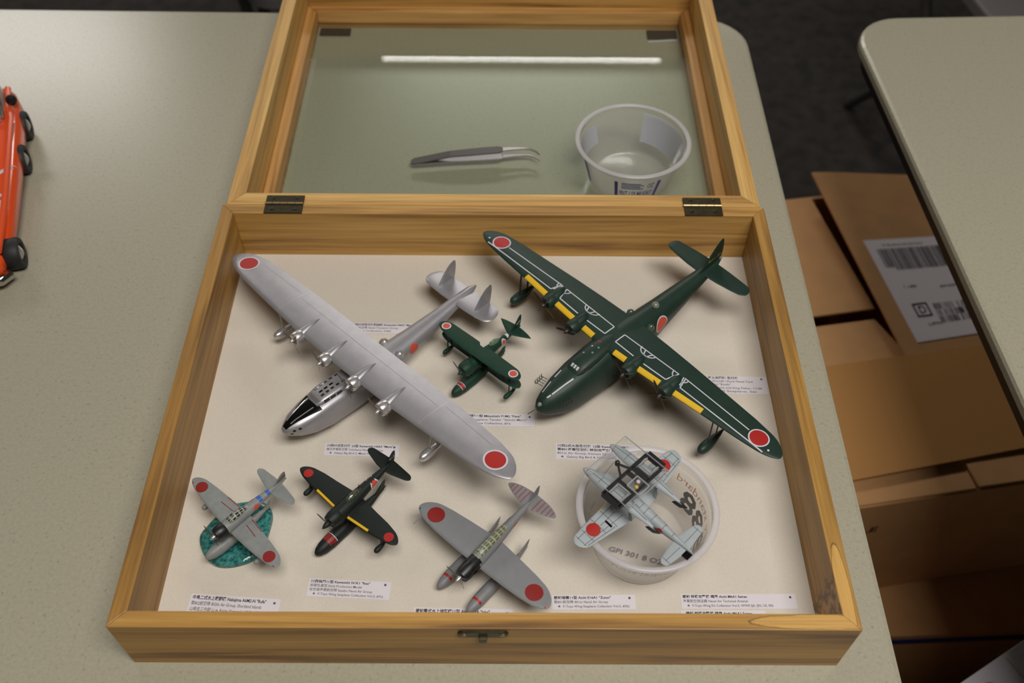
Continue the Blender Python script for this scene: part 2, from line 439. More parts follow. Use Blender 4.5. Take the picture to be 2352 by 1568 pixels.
for i, (x, y, w, h, p) in enumerate(TROFFERS):
    c = thing('ceiling_light', 'rectangular fluorescent ceiling light set flush into the ceiling', 'light', (x, y, CEIL - 0.06), group='ceiling lights')
    fr = MB()
    for a in ((-w/2-.03, -w/2, -h/2-.03, h/2+.03), (w/2, w/2+.03, -h/2-.03, h/2+.03), (-w/2, w/2, -h/2-.03, -h/2), (-w/2, w/2, h/2, h/2+.03)):
        fr.box(*a, -0.02, 0.06)
    fr.build('housing', mat('white_enamel', (225, 225, 222), 0.5), c)
    MB().box(-w/2, w/2, -h/2, h/2, 0.0, 0.01).build('diffuser', mat('diffuser_sheet', (240, 240, 236), 0.6), c)

# dark grey folding chairs behind the tables
def chair(loc, rotz, label):
    t = thing('folding_chair', label, 'chair', loc, (0, 0, rotz), 'grey folding chairs')
    G = mat('grey_chair_plastic', (96, 92, 92), 0.6)
    slab(0, 0.44, 0, 0.42, 0.43, 0.455, 0.05).build('seat', G, t, smooth=0)
    slab(0.02, 0.42, 0.40, 0.43, 0.62, 0.86, 0.01).build('backrest', G, t, smooth=0)
    for xx in (0.03, 0.41):
        MB().tube([(xx, 0.03, 0.008), (xx, 0.40, 0.55), (xx, 0.42, 0.86)], 0.011, 8).build('leg', STEEL, t)
        MB().tube([(xx, 0.40, 0.008), (xx, 0.05, 0.43)], 0.011, 8).build('leg', STEEL, t)
    return t
chair((-0.395, 1.165, 0), R(28), 'dark grey folding chair behind the table with the display case')
chair((0.775, 1.105, 0), R(8), 'dark grey folding chair behind the empty table')

# ------------------------------------------------------------------ the display case
W, D, H, T = 0.42178, 0.34043, 0.05395, 0.0097
case = thing('display_case', 'open hinged wooden display case with cream lining and glazed lid', 'display case', (0, 0, ZT))
def board(name, L, t, h, m, parent, loc, rotz, mitre=True, bev=0.0006):
    """mitred board: length along x, outer face at -y, its base at z = 0"""
    k = t if mitre else 0
    vs = [(-L/2, -t/2), (L/2, -t/2), (L/2 - k, t/2), (-L/2 + k, t/2)]
    o = MB().rings([[(x, y, z) for x, y in vs] for z in (-h/2, h/2)]).build(name, m, parent, smooth=0, bevel=bev)
    o.location = (loc[0], loc[1], loc[2] + h/2); o.rotation_euler = (0, 0, rotz)
    return o
board('case_board', W, T, H, WOOD_F, case, (0, T/2, 0), 0)
board('case_board', W, T, H, WOOD_A, case, (0, D - T/2, 0), pi)
board('case_board', D, T, H, WOOD_B, case, (-W/2 + T/2, D/2, 0), -pi/2)
board('case_board', D, T, H, WOOD_R, case, (W/2 - T/2, D/2, 0), pi/2)
lp = MB().box(-W/2 + T, W/2 - T, T, D - T, 0.001, FL - ZT).build('lining_panel', CLOTH, case, smooth=0)
lp['label'] = 'cream cloth lining'

# lid: lies opened flat behind the case
LW, LT, LY0, LD = 0.2083, 0.0131, D + 0.0012, 0.344
LZ = 0.0532
lid_led = MB()
zl0, zl1 = 0.004, LZ - 0.0333
xo, xi = LW - LT, LW - LT - 0.0098
yo0, yo1 = LY0 + LT, LY0 + LD - LT
yi0, yi1 = yo0 + 0.0098, yo1 - 0.0098
def frame_ring(mb, a, b, z0, z1):
    (x0, y0, y1), (x2, y2, y3) = a, b
    o_ = [(-x0, y0), (x0, y0), (x0, y1), (-x0, y1)]; i_ = [(-x2, y2), (x2, y2), (x2, y3), (-x2, y3)]
    vs = [(x, y, z) for z in (z0, z1) for ring in (o_, i_) for x, y in ring]
    fs = []
    for k in range(4):
        j = (k + 1) % 4
        fs += [(k, j, 4 + j, 4 + k), (8 + k, 12 + k, 12 + j, 8 + j), (k, 8 + k, 8 + j, j), (4 + k, 4 + j, 12 + j, 12 + k)]
    return mb.add(vs, fs)
lid_led = frame_ring(MB(), (xo, yo0, yo1), (xi, yi0, yi1), 0.0, 0.004)
lid = lid_led.build('lid', LEDGE, case, smooth=0)
def moulding(L, loc, rotz):
    o = board('moulding', L, 0.0098, zl1 - 0.004, LEDGE, lid, loc, rotz, bev=0.0016); return o
moulding(2 * xo, (0, yo0 + .0049, .004), 0); moulding(2 * xo, (0, yo1 - .0049, .004), pi)
moulding(yo1 - yo0, (-xo + .0049, (yo0 + yo1) / 2, .004), -pi/2); moulding(yo1 - yo0, (xo - .0049, (yo0 + yo1) / 2, .004), pi/2)
lid['label'] = 'glazed lid frame opened flat behind the case'
board('lid_board', 2 * LW, LT, LZ, WOOD_L, lid, (0, LY0 + LT/2, 0), 0)
board('lid_board', 2 * LW, LT, LZ, WOOD_A, lid, (0, LY0 + LD - LT/2, 0), pi)
board('lid_board', LD, LT, LZ, WOOD_L, lid, (-LW + LT/2, LY0 + LD/2, 0), -pi/2)
board('lid_board', LD, LT, LZ, WOOD_L, lid, (LW - LT/2, LY0 + LD/2, 0), pi/2)
GZ = 0.0062
gp = MB().box(-xi, xi, yi0, yi1, GZ - 0.002, GZ).build('glass_pane', GLASS, lid, smooth=0)

for hx in (-0.1627, 0.1630):
    hg = MB().box(hx - .0148, hx + .0148, D - .0100, D - .0004, H - .0002, H + .0010)
    hg.box(hx - .0148, hx + .0148, D + .0012, D + .0096, H - .0002, H + .0010)
    hg = hg.build('hinge', BRASS, case, smooth=0, bevel=0.0002)
    for i in range(5):
        x0 = hx - .0148 + .00592 * i
        MB().lathe([(0, .0011), (.0056, .0011)], 'x', (x0, D + .0004, H + .0012), 10).build('knuckle', BRASS_L, hg)
    for sx, sy in ((-.009, -.006), (.009, -.006), (-.009, .0066), (.009, .0066)):
        MB().lathe([(0, .0014), (.0004, .0013), (.0006, .0005)], 'z', (hx + sx, D + sy, H + .0009), 10).build('screw', BRASS, hg)
def plate_xz(pts, y0, y1): return MB().rings([[(x, y, z) for x, z in pts] for y in (y0, y1)])
pl = []
for cx, a0 in ((0.0098, -pi/2), (-0.0118, pi/2)):
    for i in range(9): a = a0 + pi * i / 8; pl.append((cx + .0034 * cos(a), H - .0052 + .0034 * sin(a)))
latch = plate_xz(pl, -0.0016, 0.0002).build('latch', BRASS, case, smooth=30, bevel=0.0004)
MB().lathe([(0, .0030), (.0012, .0032), (.0030, .0026), (.0040, .0008)], 'y', (-.001, -.0014, H - .0098), 14).build('hook_knob', BRASS_L, latch).scale = (1, 1, 1)
plate_xz([(-.0036, H - .0068), (.0016, H - .0068), (.0012, H - .0125), (-.0032, H - .0125)], -0.0034, -0.0012).build('hook_plate', BRASS, latch, smooth=0, bevel=.0005)
for sx in (-.0118, .0098):
    m_ = MB().lathe([(-.0022, .0008), (-.0019, .0016), (-.0014, .0017)], 'y', (sx, 0, H - .0052), 10).build('screw', BRASS_L, latch)

# odds and ends that show through the far end of the glass: a torn paper sliver and two black pads
tq = [(0.1525, yi1 - .0215), (0.1525, yi1 - .0235), (0.165, yi1 - .022), (0.183, yi1 - .020), (0.183, yi1 - .0178), (0.172, yi1 - .0190)]
tag(MB().rings([[(x, y, z) for x, y in tq] for z in (ZT + .0004, ZT + .0012)]).build('paper_sliver', PAPER, smooth=0), 'thin torn white paper sliver beside the black pad under the glass', 'paper')
for x0, x1, y0, lab in ((-0.183, -0.1515, .0155, 'black rubber pad under the far corner of the glass, without paper beside it'), (0.1525, 0.183, .0185, 'black rubber pad beside the torn white paper sliver under the glass')):
    tag(MB().box(x0, x1, yi1 - y0, yi1 - 0.0035, ZT + 0.0004, ZT + 0.0022).build('rubber_pad', mat('black_rubber', (22, 20, 19), 0.8), smooth=0, bevel=.0006), lab, 'pad', 'black pads under the lid corners')
# ------------------------------------------------------------------ model aircraft (local units: millimetres, x forward, y port, z up, wing at zw)
def plane(name, label, cat, pos, zw, scale, ypr, group=None):
    yaw, pit, rol = (R(a) for a in ypr)
    rot = Euler((rol, pit, yaw))
    base = Vector((pos[0], pos[1], FL + zw / 1000)) - rot.to_matrix() @ Vector((0, 0, zw / 1000))
    t = thing(name, label, cat, base, rot)
    return t, scale / 1000
def up(mb, dz):
    mb.v = [(x, y, z + dz) for x, y, z in mb.v]; return mb
def shift(mb, dx, dy, dz):
    mb.v = [(x + dx, y + dy, z + dz) for x, y, z in mb.v]; return mb

def float_body(x0, x1, r, zc, y=0.0, flat=0.8):
    """x0 tail, x1 nose"""
    L = x1 - x0; secs = []
    for q, k, dz in ((0, .06, .9), (.08, .22, .8), (.22, .50, .45), (.42, .82, .1), (.62, 1, 0), (.80, 1, 0), (.90, .86, .04), (.96, .60, .1), (.99, .32, .14), (1, .1, .16)):
        rr = r * k; z = zc + dz * r * 0.6
        secs.append((x0 + L * q, z, rr * 0.92, z + rr, z - rr * 1.1, 2.2))
    return MB().body(secs, 18, y0=y)
def strut(parent, sc, a, b, m, w=1.6, t=0.7):
    a, b = Vector(a), Vector(b)
    rs = [[p + Vector((w, 0, 0)), p + Vector((0, t, 0)), p - Vector((w, 0, 0)), p - Vector((0, t, 0))] for p in (a, b)]
    return MB().rings(rs).build('strut', m, parent, sc)

# ---- silver four-engined flying boat, parasol wing, twin fins
def build_silver_boat():
    Z = 40.0
    t, s = plane('flying_boat_model', 'large silver four-engined flying boat model with twin tail fins', 'model plane', (-0.0910, 0.1946), Z, 1.031, (-133.91, -3.73, 3.01))
    hull = up(MB().body([(66, -21.5, .5, -21, -22), (65, -21.5, 2.6, -19, -24.5), (62, -21.5, 5.0, -17.5, -27.5), (56, -21, 8.0, -15.5, -31.5, 2.4), (46, -21, 10.4, -13.8, -36, 2.6), (33, -21, 11.6, -12, -38.5, 2.8),
        (12, -21, 11.8, -11.4, -39.3, 2.8), (-8, -20, 11.4, -11, -39, 2.8), (-20, -19, 10.6, -11, -36), (-45, -17, 8.4, -10.5, -28), (-70, -14.5, 6.4, -9, -20.5), (-90, -11.5, 4.8, -7.4, -15), (-104, -9.5, 3.4, -6.4, -11.5), (-110, -8.5, .8, -7.8, -9.2)]), Z)
    hull.build('hull', SILVER, t, s)
    can = up(MB().body([(40.5, -12.6, 4.8, -12.2, -16), (37.5, -12, 6.4, -10.0, -16, 3), (34, -11.6, 7.0, -8.9, -16, 3.2), (24, -11.4, 7.4, -8.4, -16, 3.2), (12, -11.2, 7.4, -8.8, -16, 3), (0, -11, 6.6, -10.2, -16, 2.6)]), Z)
    cab = can.build('cockpit', SILVER, t, s)
    hb = joined(hull, can).bvh()
    nose = decal('anti_glare_panel', quad_pts([(65.2, -1.6), (65.2, 1.6), (39.0, 8.6), (39.0, -8.6)], 16), hull.bvh(), GLOSSBLK, t, s, off=0.12)
    for y0, y1 in ((-3.4, -5.0), (2.4, 3.6)):
        decal('bow_rail', strip_pts([(60.0, y0 * .7), (42.5, y1 * 1.05)], 0.8), hull.bvh(), SILVER_B, t, s, off=0.3)
    for i, x in enumerate((33.5, 28.5, 23.5)):
        for w in ('port', 'star'):
            zz = Z - 11.2
            decal('window', quad_pts([(x + 2.0, zz - 1.3), (x - 2.0, zz - 1.3), (x - 2.0, zz + 1.1), (x + 2.0, zz + 1.1)]), can.bvh(), WINDOW, cab, s, w, 0.1)
    for x in (33.5, 29.5, 25.5, 21.0, 16.5):
        for yy in (-4.6, 2.9):
            decal('window', quad_pts([(x + 1.2, yy - .8), (x + 1.2, yy + .8), (x - 1.2, yy + .8), (x - 1.2, yy - .8)]), can.bvh(), WINDOW, cab, s, 'top', 0.1)
    for x in (32.5, 28.5, 24.0):
        decal('window', quad_pts([(x + 1.4, -.9), (x + 1.4, .4), (x - 1.4, .4), (x - 1.4, -.9)]), can.bvh(), GLOSSBLK, cab, s, 'top', 0.1)
    decal('windscreen', quad_pts([(39.8, -3.6), (39.8, 3.6), (37.4, 5.0), (37.4, -5.0)]), can.bvh(), mat('window_grey', (108, 108, 104), 0.25), cab, s, 'top', 0.1)
    for x, z in ((60.5, -20.3), (57.0, -19.6), (62.2, -22.6)):
        for w in ('port', 'star'):
            decal('window', quad_pts([(x + .8, Z + z - .7), (x - .8, Z + z - .7), (x - .8, Z + z + .7), (x + .8, Z + z + .7)]), hull.bvh(), GLOSSBLK, t, s, w, 0.1)
    for sy in (1, -1):
        b_ = up(MB().body([(-24, -14, .4, -13.5, -14.5), (-25.5, -14, 2.6, -11.4, -16.4), (-28, -14, 3.6, -10.4, -17.4), (-30.5, -14, 2.6, -11.4, -16.4), (-32, -14, .4, -13.5, -14.5)], 14, y0=sy * 8.0), Z).build('side_blister', SILVER_B, t, s)
        roundel(-41, Z - 17.4, 4.0, hull.bvh(), t, s, 0, 'port' if sy > 0 else 'star', ORED)
    half = [(0, 15, -17.6), (50, 14.2, -17.8), (72, 12.8, -17.4), (100, 11.0, -16.4), (118, 9.4, -15.2), (128, 7.6, -13.4)]
    wg = up(MB().wing(stations(half, 12, 9, 142, dihedral=0.004), 0.12, 10), Z)
    wing = wg.build('main_wing', SILVER, t, s)
    wbv = wg.bvh()
    for sy in (1, -1):
        roundel(-2.6, sy * 126, 6.7, wbv, t, s, 1.0)
        decal('panel_seam', strip_pts([(12.3, sy * 72), (-17, sy * 72)], 0.3), wbv, mat('silver_seam', (196, 194, 196), .4, .5), wing, s, off=0.08)
        decal('aileron_seam', strip_pts([(-10.5, sy * 74), (-9.5, sy * 116)], 0.25), wbv, mat('silver_seam2', (140, 138, 142), .4, .5), wing, s, off=0.08)
    decal('spar_seam', strip_pts([(-7.0, -70), (-7.0, 70)], 0.3), wbv, mat('silver_seam2', (140, 138, 142)), wing, s, off=0.08)
    for k, y in enumerate((-44.2, -14.7, 14.7, 44.2)):
        nc = up(MB().body([(15, -1.8, 4.4, 2.2, -6.2), (12, -1.6, 4.4, 2.9, -6.2), (8, -1.2, 3.9, 3.6, -5.6), (3, -.6, 3.0, 3.9, -4.0), (0, 0, 1.8, 3.5, -2.0), (-3, .6, .4, 2.6, 0)], 18, y0=y), Z)
        n_ = nc.build('engine_nacelle', SILVER, t, s)
        MB().lathe([(0, 4.0), (.2, 4.5), (1.5, 4.9), (5.2, 4.9), (6.4, 4.5), (6.8, 3.7), (6.0, 3.2), (5.0, 1.0)], 'x', (13.0, y, Z - 1.9), 22).build('cowling', SILVER_B, n_, s)
        propeller(t, s, 20.2, y, Z - 1.9, 11.0, 3, (0.95, 2.35, 2.75, 2.55)[k], SILVER_B, PGREY, (3.4, 1.4), 0.75)
    for sy in (1, -1):
        fb = up(float_body(-9, 17, 3.4, -26, sy * 77), Z).build('wing_float', SILVER_B, t, s)
        for x in (1, 8): strut(t, s, (x, sy * 77, Z - 23), (x - 1, sy * (72 if x == 1 else 80), Z - .5), SILVER, .9, .4)
        for x in (7, -9): strut(t, s, (x, sy * 9, Z - 13), (x, sy * 30, Z - 1), SILVER, 1.3, .5)
        for x in (8, -8): strut(t, s, (x, sy * 6, Z - 12), (x, sy * 3.5, Z - .5), SILVER, 1.0, .5)
    tail = up(MB().wing([(y, a, b, z - 9.2) for y, a, b, z in stations([(0, -86, -105.5), (12, -86, -105.2), (22, -86.6, -104.8), (27.5, -87.4, -104.2)], 6, 8, 33.5)], 0.09, 8), Z)
    tail.build('tailplane', SILVER, t, s)
    for sy in (1, -1):
        fin = MB().wing([(z + Z, a, b, sy * 18.5) for z, a, b in ((-16, -91, -103), (-12, -88.5, -105.5), (-6, -91, -107), (0, -95.5, -107.8), (4, -99.5, -107.9), (6.2, -102.5, -107.4), (7, -104.6, -106))], 0.10, 6, axis='z').build('tail_fin', SILVER, t, s)
        strut(t, s, (-92, sy * 5, Z - 14), (-94, sy * 15, Z - 10), SILVER, .9, .4)
    return t
build_silver_boat()

# ---- dark green four-engined flying boat, shoulder wing, single fin
def build_green_boat():
    Z = 42.0
    t, s = plane('flying_boat_model', 'large dark green four-engined flying boat model with white wing walk lines', 'model plane', (0.0883, 0.2144), Z, 1.005, (-136.89, -1.31, 0.94))
    hull = up(MB().body([(76.5, -18, .5, -17.5, -18.5), (75.5, -18, 3.2, -14.5, -21.5), (72, -18, 6.0, -11, -26), (66, -18, 8.6, -8.4, -31), (55, -18, 11.4, -5.4, -37, 2.4), (40, -17, 12.8, -2.4, -40.5, 2.6),
        (22, -16, 13.2, .2, -41.6, 2.6), (8, -15, 12.8, 2.4, -41.6, 2.6), (-14, -14, 12.4, 2.6, -41, 2.5), (-26, -12, 11.6, 1.8, -37), (-45, -10, 9.8, 1.0, -28), (-70, -7, 7.6, .4, -18), (-93, -4, 5.4, .2, -9), (-108, -2, 3.0, .2, -5), (-114, -1.5, 1.0, -.4, -3)]), Z)
    hull.build('hull', GREEN, t, s); hb = hull.bvh()
    can = up(MB().body([(46, -5, 4.4, -4.4, -8), (41, -4, 6.6, -.2, -8, 2.8), (36, -3, 7.2, 1.6, -8, 2.8), (22, -2, 7.2, 3.0, -8, 2.6), (10, 0, 6.2, 3.2, -6, 2.4), (2, 0, 4, 2.6, -4)]), Z)
    cab = can.build('cockpit', GREEN, t, s); cb = can.bvh()
    for x in (37, 32, 27):
        for w in ('port', 'star'):
            decal('window', quad_pts([(x + 2.1, Z - 3), (x - 2.1, Z - 3), (x - 2.1, Z - .4), (x + 2.1, Z - .4)]), cb, WINDOW, cab, s, w, 0.1)
    for y in (-2.6, -.2, 2.2):
        decal('windscreen_pane', quad_pts([(42.6, y - .8), (42.6, y + .8), (40.4, y + .9), (40.4, y - .9)]), cb, WHITE, cab, s, 'top', 0.12)
    for x, y in ((30, -3.5), (26, 1.0), (22, -3.2), (20, 1)):
        decal('roof_window', disc_pts(x, y, .001, .8, 12, 1), cb, mat('window_pale', (126, 134, 120), .2), cab, s, 'top', 0.1)
    decal('hatch_mark', strip_pts([(16.5, -6.0), (15.0, -1.0)], 1.5), joined(hull, can).bvh(), RED_D, t, s, off=.15)
    decal('hatch_mark', strip_pts([(15.4, 4.6), (13.2, 6.8)], 1.3), joined(hull, can).bvh(), RED_D, t, s, off=.15)
    for pts in ([(69, 1.2), (66, 2.0)], [(65.2, 2.2), (47.5, 4.6)], [(67.5, -4.6), (58.5, -5.8)], [(54.5, -6.2), (47.8, -6.8)]):
        decal('bow_stripe', strip_pts(pts, 1.0), hb, WHITE, t, s, off=.15)
    MB().lathe([(0, 1.6), (1.2, 1.5), (2.2, .9), (2.6, .1)], 'x', (73.6, 0, Z - 13.6), 12).build('nose_turret', mat('turret_glass', (120, 124, 112), .15), t, s)
    MB().tube([(75.5, 0, Z - 16), (84, -1.5, Z - 17)], .28, 6).build('nose_gun', BLACK, t, s)
    for sy in (1, -1):                                   # radar aerials on the bow
        a = MB()
        for k in range(4):
            a.add(*(lambda m: (m.v, m.f))(MB().tube([(57 + k * 2.2, sy * (10.5 - k * .6), Z - 11), (59 + k * 2.2, sy * (15.5 - k * .3), Z - 10)], .22, 5)))
            a.add(*(lambda m: (m.v, m.f))(MB().tube([(58.6 + k * 2.2, sy * (14.8 - k * .3), Z - 12), (58.6 + k * 2.2, sy * (14.8 - k * .3), Z - 7.6)], .25, 5)))
        a.add(*(lambda m: (m.v, m.f))(MB().tube([(58, sy * 13.5, Z - 10), (66, sy * 12.4, Z - 10)], .25, 5)))
        a.build('radar_aerial', mat('aerial_green', (32, 44, 30), .5), t, s)
        up(MB().body([(-21, -3.5, .4, -3, -4), (-22.4, -3.5, 2.0, -1.2, -5.8), (-24.5, -3.5, 2.8, -.4, -6.6), (-26.6, -3.5, 2.0, -1.2, -5.8), (-28, -3.5, .4, -3, -4)], 14, y0=sy * 9.6), Z).build('side_blister', mat('blister_glass', (66, 82, 70), .12), t, s)
        roundel(-37, Z - 9, 5.8, hb, t, s, .7, 'port' if sy > 0 else 'star', ORED)
    MB().lathe([(0, 3.0), (1.2, 2.8), (2.4, 1.9), (3.0, .2)], 'z', (-40, 0, Z + .6), 14).build('dorsal_turret', mat('turret_glass', (120, 124, 112), .15), t, s)
    half = [(0, 16.4, -20), (30, 14.6, -19), (55, 12.6, -17.6), (85, 10.0, -15.4), (110, 8.0, -13.6), (124, 6.4, -11.8)]
    wg = up(MB().wing(stations(half, 12, 9, 139.6), 0.12, 10), Z); wb_ = wg.bvh()
    wing = wg.build('main_wing', GREEN, t, s)
    for sy in (1, -1):
        roundel(-2.2, sy * 121, 6.2, wb_, t, s, .8)
        for y0, y1 in ((60.5, 83), (30.5, 48.8), (9.8, 20)):
            f = lambda y: interp(half, y)[0] - 2.0
            decal('leading_edge_stripe', strip_pts([(f(y0), sy * y0), (f(y1), sy * y1)], 3.7), wb_, YELLOW, t, s, off=.14)
        for path in ([(4.8, sy * 61), (4.6, sy * 129)], [(-4.0, sy * 58), (-2.4, sy * 113)], [(4.8, sy * 61), (-4.0, sy * 58.6)], [(3.6, sy * 59.6), (-4.0, sy * 57)],
                     [(7.4, sy * 5), (7.6, sy * 22)], [(7.6, sy * 31), (6.6, sy * 50)], [(6.6, sy * 50), (-3.6, sy * 53)], [(-3.6, sy * 53), (-2.2, sy * 5)], [(-2.2, sy * 5), (7.4, sy * 5)],
                     [(-2.4, sy * 24), (1.4, sy * 25.6), (1.4, sy * 28.4), (-2.6, sy * 30)]):
            decal('walk_line', strip_pts(path, .85), wb_, WHITE, wing, s, off=.16)
        for yy in (26.5, 55):
            pth = [(-1.0 + 4.6 * cos(a), sy * yy + 6.2 * sin(a)) for a in [pi * (-.5 + k / 10) for k in range(11)]]
            decal('walk_line', strip_pts([(x - 2.0, y) for x, y in pth], .8, 1.0), wb_, WHITE, wing, s, off=.16)
        decal('nav_light', disc_pts(1.2, sy * 131, .001, .8, 12, 1), wb_, WHITE, wing, s, off=.4)
    for k, y in enumerate((-55, -26.5, 26.5, 55)):
        dx = -5 if abs(y) > 40 else 0
        n_ = up(MB().body([(16 + dx, -.8, 4.8, 3.8, -5.6), (12 + dx, -.6, 5.0, 4.4, -5.6), (8 + dx, -.2, 4.6, 4.8, -5), (5 + dx, .2, 3.8, 4.6, -3.6), (3 + dx, .6, 2.2, 3.6, -1.6), (1.5 + dx, .8, .4, 2.0, 0)], 18, y0=y), Z).build('engine_nacelle', GREEN, t, s)
        MB().lathe([(0, 4.6), (.2, 5.1), (1.5, 5.3), (6.2, 5.2), (7.4, 4.7), (7.8, 3.8), (7.0, 3.0), (6.0, .8)], 'x', (13.4 + dx, y, Z - .9), 22).build('cowling', GREEN, n_, s)
        propeller(t, s, 22.0 + dx, y, Z - .9, 12.5, 4, (1.1, .5, .85, .6)[k], BROWN, BROWN, (4.0, 1.9), .8)
    for sy in (1, -1):
        up(float_body(-12, 15, 3.9, -30, sy * 92), Z).build('wing_float', GREEN, t, s)
        for x, w in ((-2, .9), (6, .9)): strut(t, s, (x, sy * 92, Z - 27), (x - 1, sy * 91, Z - .5), GREEN, 1.1, .5)
    up(MB().wing([(y, a, b, -1.5) for y, a, b, z in stations([(0, -90.5, -108), (14, -91.2, -107.4), (26, -92.8, -106.4), (32.2, -94.0, -105.8)], 6, 8, 37)], .09, 8), Z).build('tailplane', GREEN, t, s)
    fin = MB().wing([(z + Z, a, b, 0) for z, a, b in ((-1, -84, -113), (2, -91, -114.4), (7, -95.6, -114.6), (13, -100.4, -114.2), (17, -104, -113.4), (20, -107.5, -112.4), (21, -109.6, -111.4))], .08, 6, axis='z')
    fb = fin.build('tail_fin', GREEN, t, s)
    vs, fs = text_mesh('801-86', 4.2); mx = max(v[0] for v in vs)
    vs = [(-112.4 + (mx - v[0]) * 15.5 / mx, Z + 5.0 + v[1] * .8) for v in vs]
    decal('tail_code', (vs, fs), fin.bvh(), mat('yellow_code', (150, 142, 20), .5), fb, s, 'port', .12)
    MB().lathe([(0, 1.5), (1.0, 1.4), (2.0, .8), (2.3, .1)], 'z', (-113.2, 0, Z - .8), 12).build('tail_turret', mat('turret_glass', (120, 124, 112), .15), t, s)
    return t
build_green_boat()

def canopy(t, s, Z, secs, xs, m_frame, m_glass, cols=2, side=True):
    c = up(MB().body(secs, 18), Z)
    o = c.build('canopy', m_frame, t, s); cb = c.bvh()
    for i, (a, b) in enumerate(xs):
        zz = [q for q in secs]; hw = interp(sorted((q[0], q[2]) for q in secs), (a + b) / 2)[0]
        for sy in (1, -1):
            decal('canopy_pane', quad_pts([(a, sy * .25), (a, sy * hw * .52), (b, sy * hw * .52), (b, sy * .25)], 2), cb, m_glass, o, s, 'top', .08)
            if side: decal('canopy_pane', quad_pts([(a, sy * hw * .66), (a, sy * hw * .93), (b, sy * hw * .93), (b, sy * hw * .66)], 2), cb, m_glass, o, s, 'top', .08)
    return o

# ---- grey twin-float seaplane
def build_grey_twin_float():
    Z = 25.0
    t, s = plane('seaplane_model', 'grey twin-float seaplane model with black cowling and red striped tailplane', 'model plane', (-0.0023, 0.0558), Z, 1.01, (-130.22, -1.03, 0.25))
    fus = up(MB().body([(8, 0, 4.9, 5, -4.6), (2, .2, 4.9, 5.2, -4.6), (-8, .6, 4.4, 5.2, -4), (-18, 1.2, 3.6, 5, -2.8), (-30, 2, 2.6, 4.8, -1), (-42, 2.8, 1.6, 4.6, 1), (-50, 3.2, .7, 4.2, 2.2), (-52, 3.2, .2, 3.6, 2.8)]), Z)
    fus.build('fuselage', GREY, t, s)
    c_ = up(MB().body([(20.5, 0, 3.2, 3.2, -3.2), (20, 0, 4.4, 4.4, -4.4), (17, 0, 5.0, 5.0, -5), (13, 0, 5.0, 5.2, -5), (12.9, 0, 4.7, 5.0, -4.8), (6, 0, 4.9, 5.2, -4.7), (4.5, .4, 4.4, 4.6, -4.4)]), Z).build('cowling', COWL, t, s)
    for k in range(8):
        a = k * pi / 4; MB().tube([(14, 4.9 * cos(a), Z + 4.9 * sin(a)), (11, 5.1 * cos(a), Z + 5.1 * sin(a))], .45, 5).build('exhaust_stub', GLOSSBLK, c_, s)
    propeller(t, s, 20.8, 0, Z, 10.5, 3, 2.95, SILVER_B, PGREY, (4.4, 1.5), .6)
    canopy(t, s, Z, [(6.5, 4.4, 2.0, 5.0, 2), (4.5, 4.5, 2.9, 6.6, 2), (1, 4.6, 3.1, 7.6, 2), (-10, 4.6, 3.0, 7.6, 2), (-17, 4.6, 2.6, 7.2, 2), (-21, 4.4, 1.6, 5.4, 2)],
           [(5.2, 3.0), (1.8, -.6), (-1.6, -4.4), (-5.4, -8.0), (-9.2, -12.0), (-13.2, -15.8), (-16.8, -19)], mat('canopy_frame_grey', (150, 150, 142), .4), WINDOW_O)
    half = [(0, 8.2, -14.2), (6, 8.2, -13.6), (22, 8.1, -11.8), (34, 7.6, -10.2), (41, 6.8, -8.8)]
    wg = up(MB().wing(stations(half, 8, 9, 52, dihedral=.03), .11, 9), Z - 2); wb_ = wg.bvh()
    wing = wg.build('main_wing', GREY, t, s)
    for sy in (1, -1):
        roundel(-.6, sy * 39.4, 5.5, wb_, t, s, 0, red=RED_D)
        roundel(-27, Z + 1.5, 1.8, fus.bvh(), t, s, 0, 'port' if sy > 0 else 'star', ORED)
        fl = up(float_body(-28, 28.5, 4.3, -19, sy * 12), Z); fo = fl.build('main_float', GREY, t, s)
        fbv = fl.bvh()
        decal('float_band', strip_pts([(19.6, sy * 12 - 4.4), (19.6, sy * 12 + 4.4)], 1.6, .5), fbv, RED, fo, s, off=.12)
        up(MB().wing([(z, a, b, sy * 12) for z, a, b in ((-18, -14, -27), (-13.5, -20.5, -29), (-9.5, -28, -30.2))], .12, 4, axis='z'), Z).build('float_fin', GREY, fo, s)
        for x in (3.5, -6): strut(t, s, (x, sy * 12, Z - 16), (x - 1, sy * 10, Z - 2), GREY, 1.2, .5)
        decal('wingtip_light', disc_pts(2.5, sy * 50.2, .001, .7, 12, 1), wb_, RED if sy > 0 else mat('teal_light', (40, 96, 104), .4), wing, s, off=.12)
    tl = up(MB().wing(stations([(0, -39.5, -51.2), (5, -40, -51), (9, -41, -50.6)], 4, 9, 19), .08, 8), Z + 3); tb = tl.bvh()
    to = tl.build('tailplane', GREY, t, s)
    for sy in (1, -1):
        for y in (4.5, 7.5, 10.5, 13.5, 16):
            decal('tail_stripe', strip_pts([(-45.4 + 5.3 * sqrt(1 - (y / 19.4) ** 2), sy * y), (-45.4 - 5.0 * sqrt(1 - (y / 19.4) ** 2), sy * y)], 1.0, 1.0), tb, mat('faded_red', (132, 84, 84), .5), to, s, off=.1)
    up(MB().wing([(z, a, b, 0) for z, a, b in ((2, -40, -52), (6, -44, -53), (10, -48, -53.4), (12, -50.6, -53))], .08, 5, axis='z'), Z).build('tail_fin', GREY, t, s)
    MB().tube([(5, -46, Z - .6), (13, -46, Z - .6)], .3, 6).build('pitot_tube', GREY, t, s)
    return t
build_grey_twin_float()

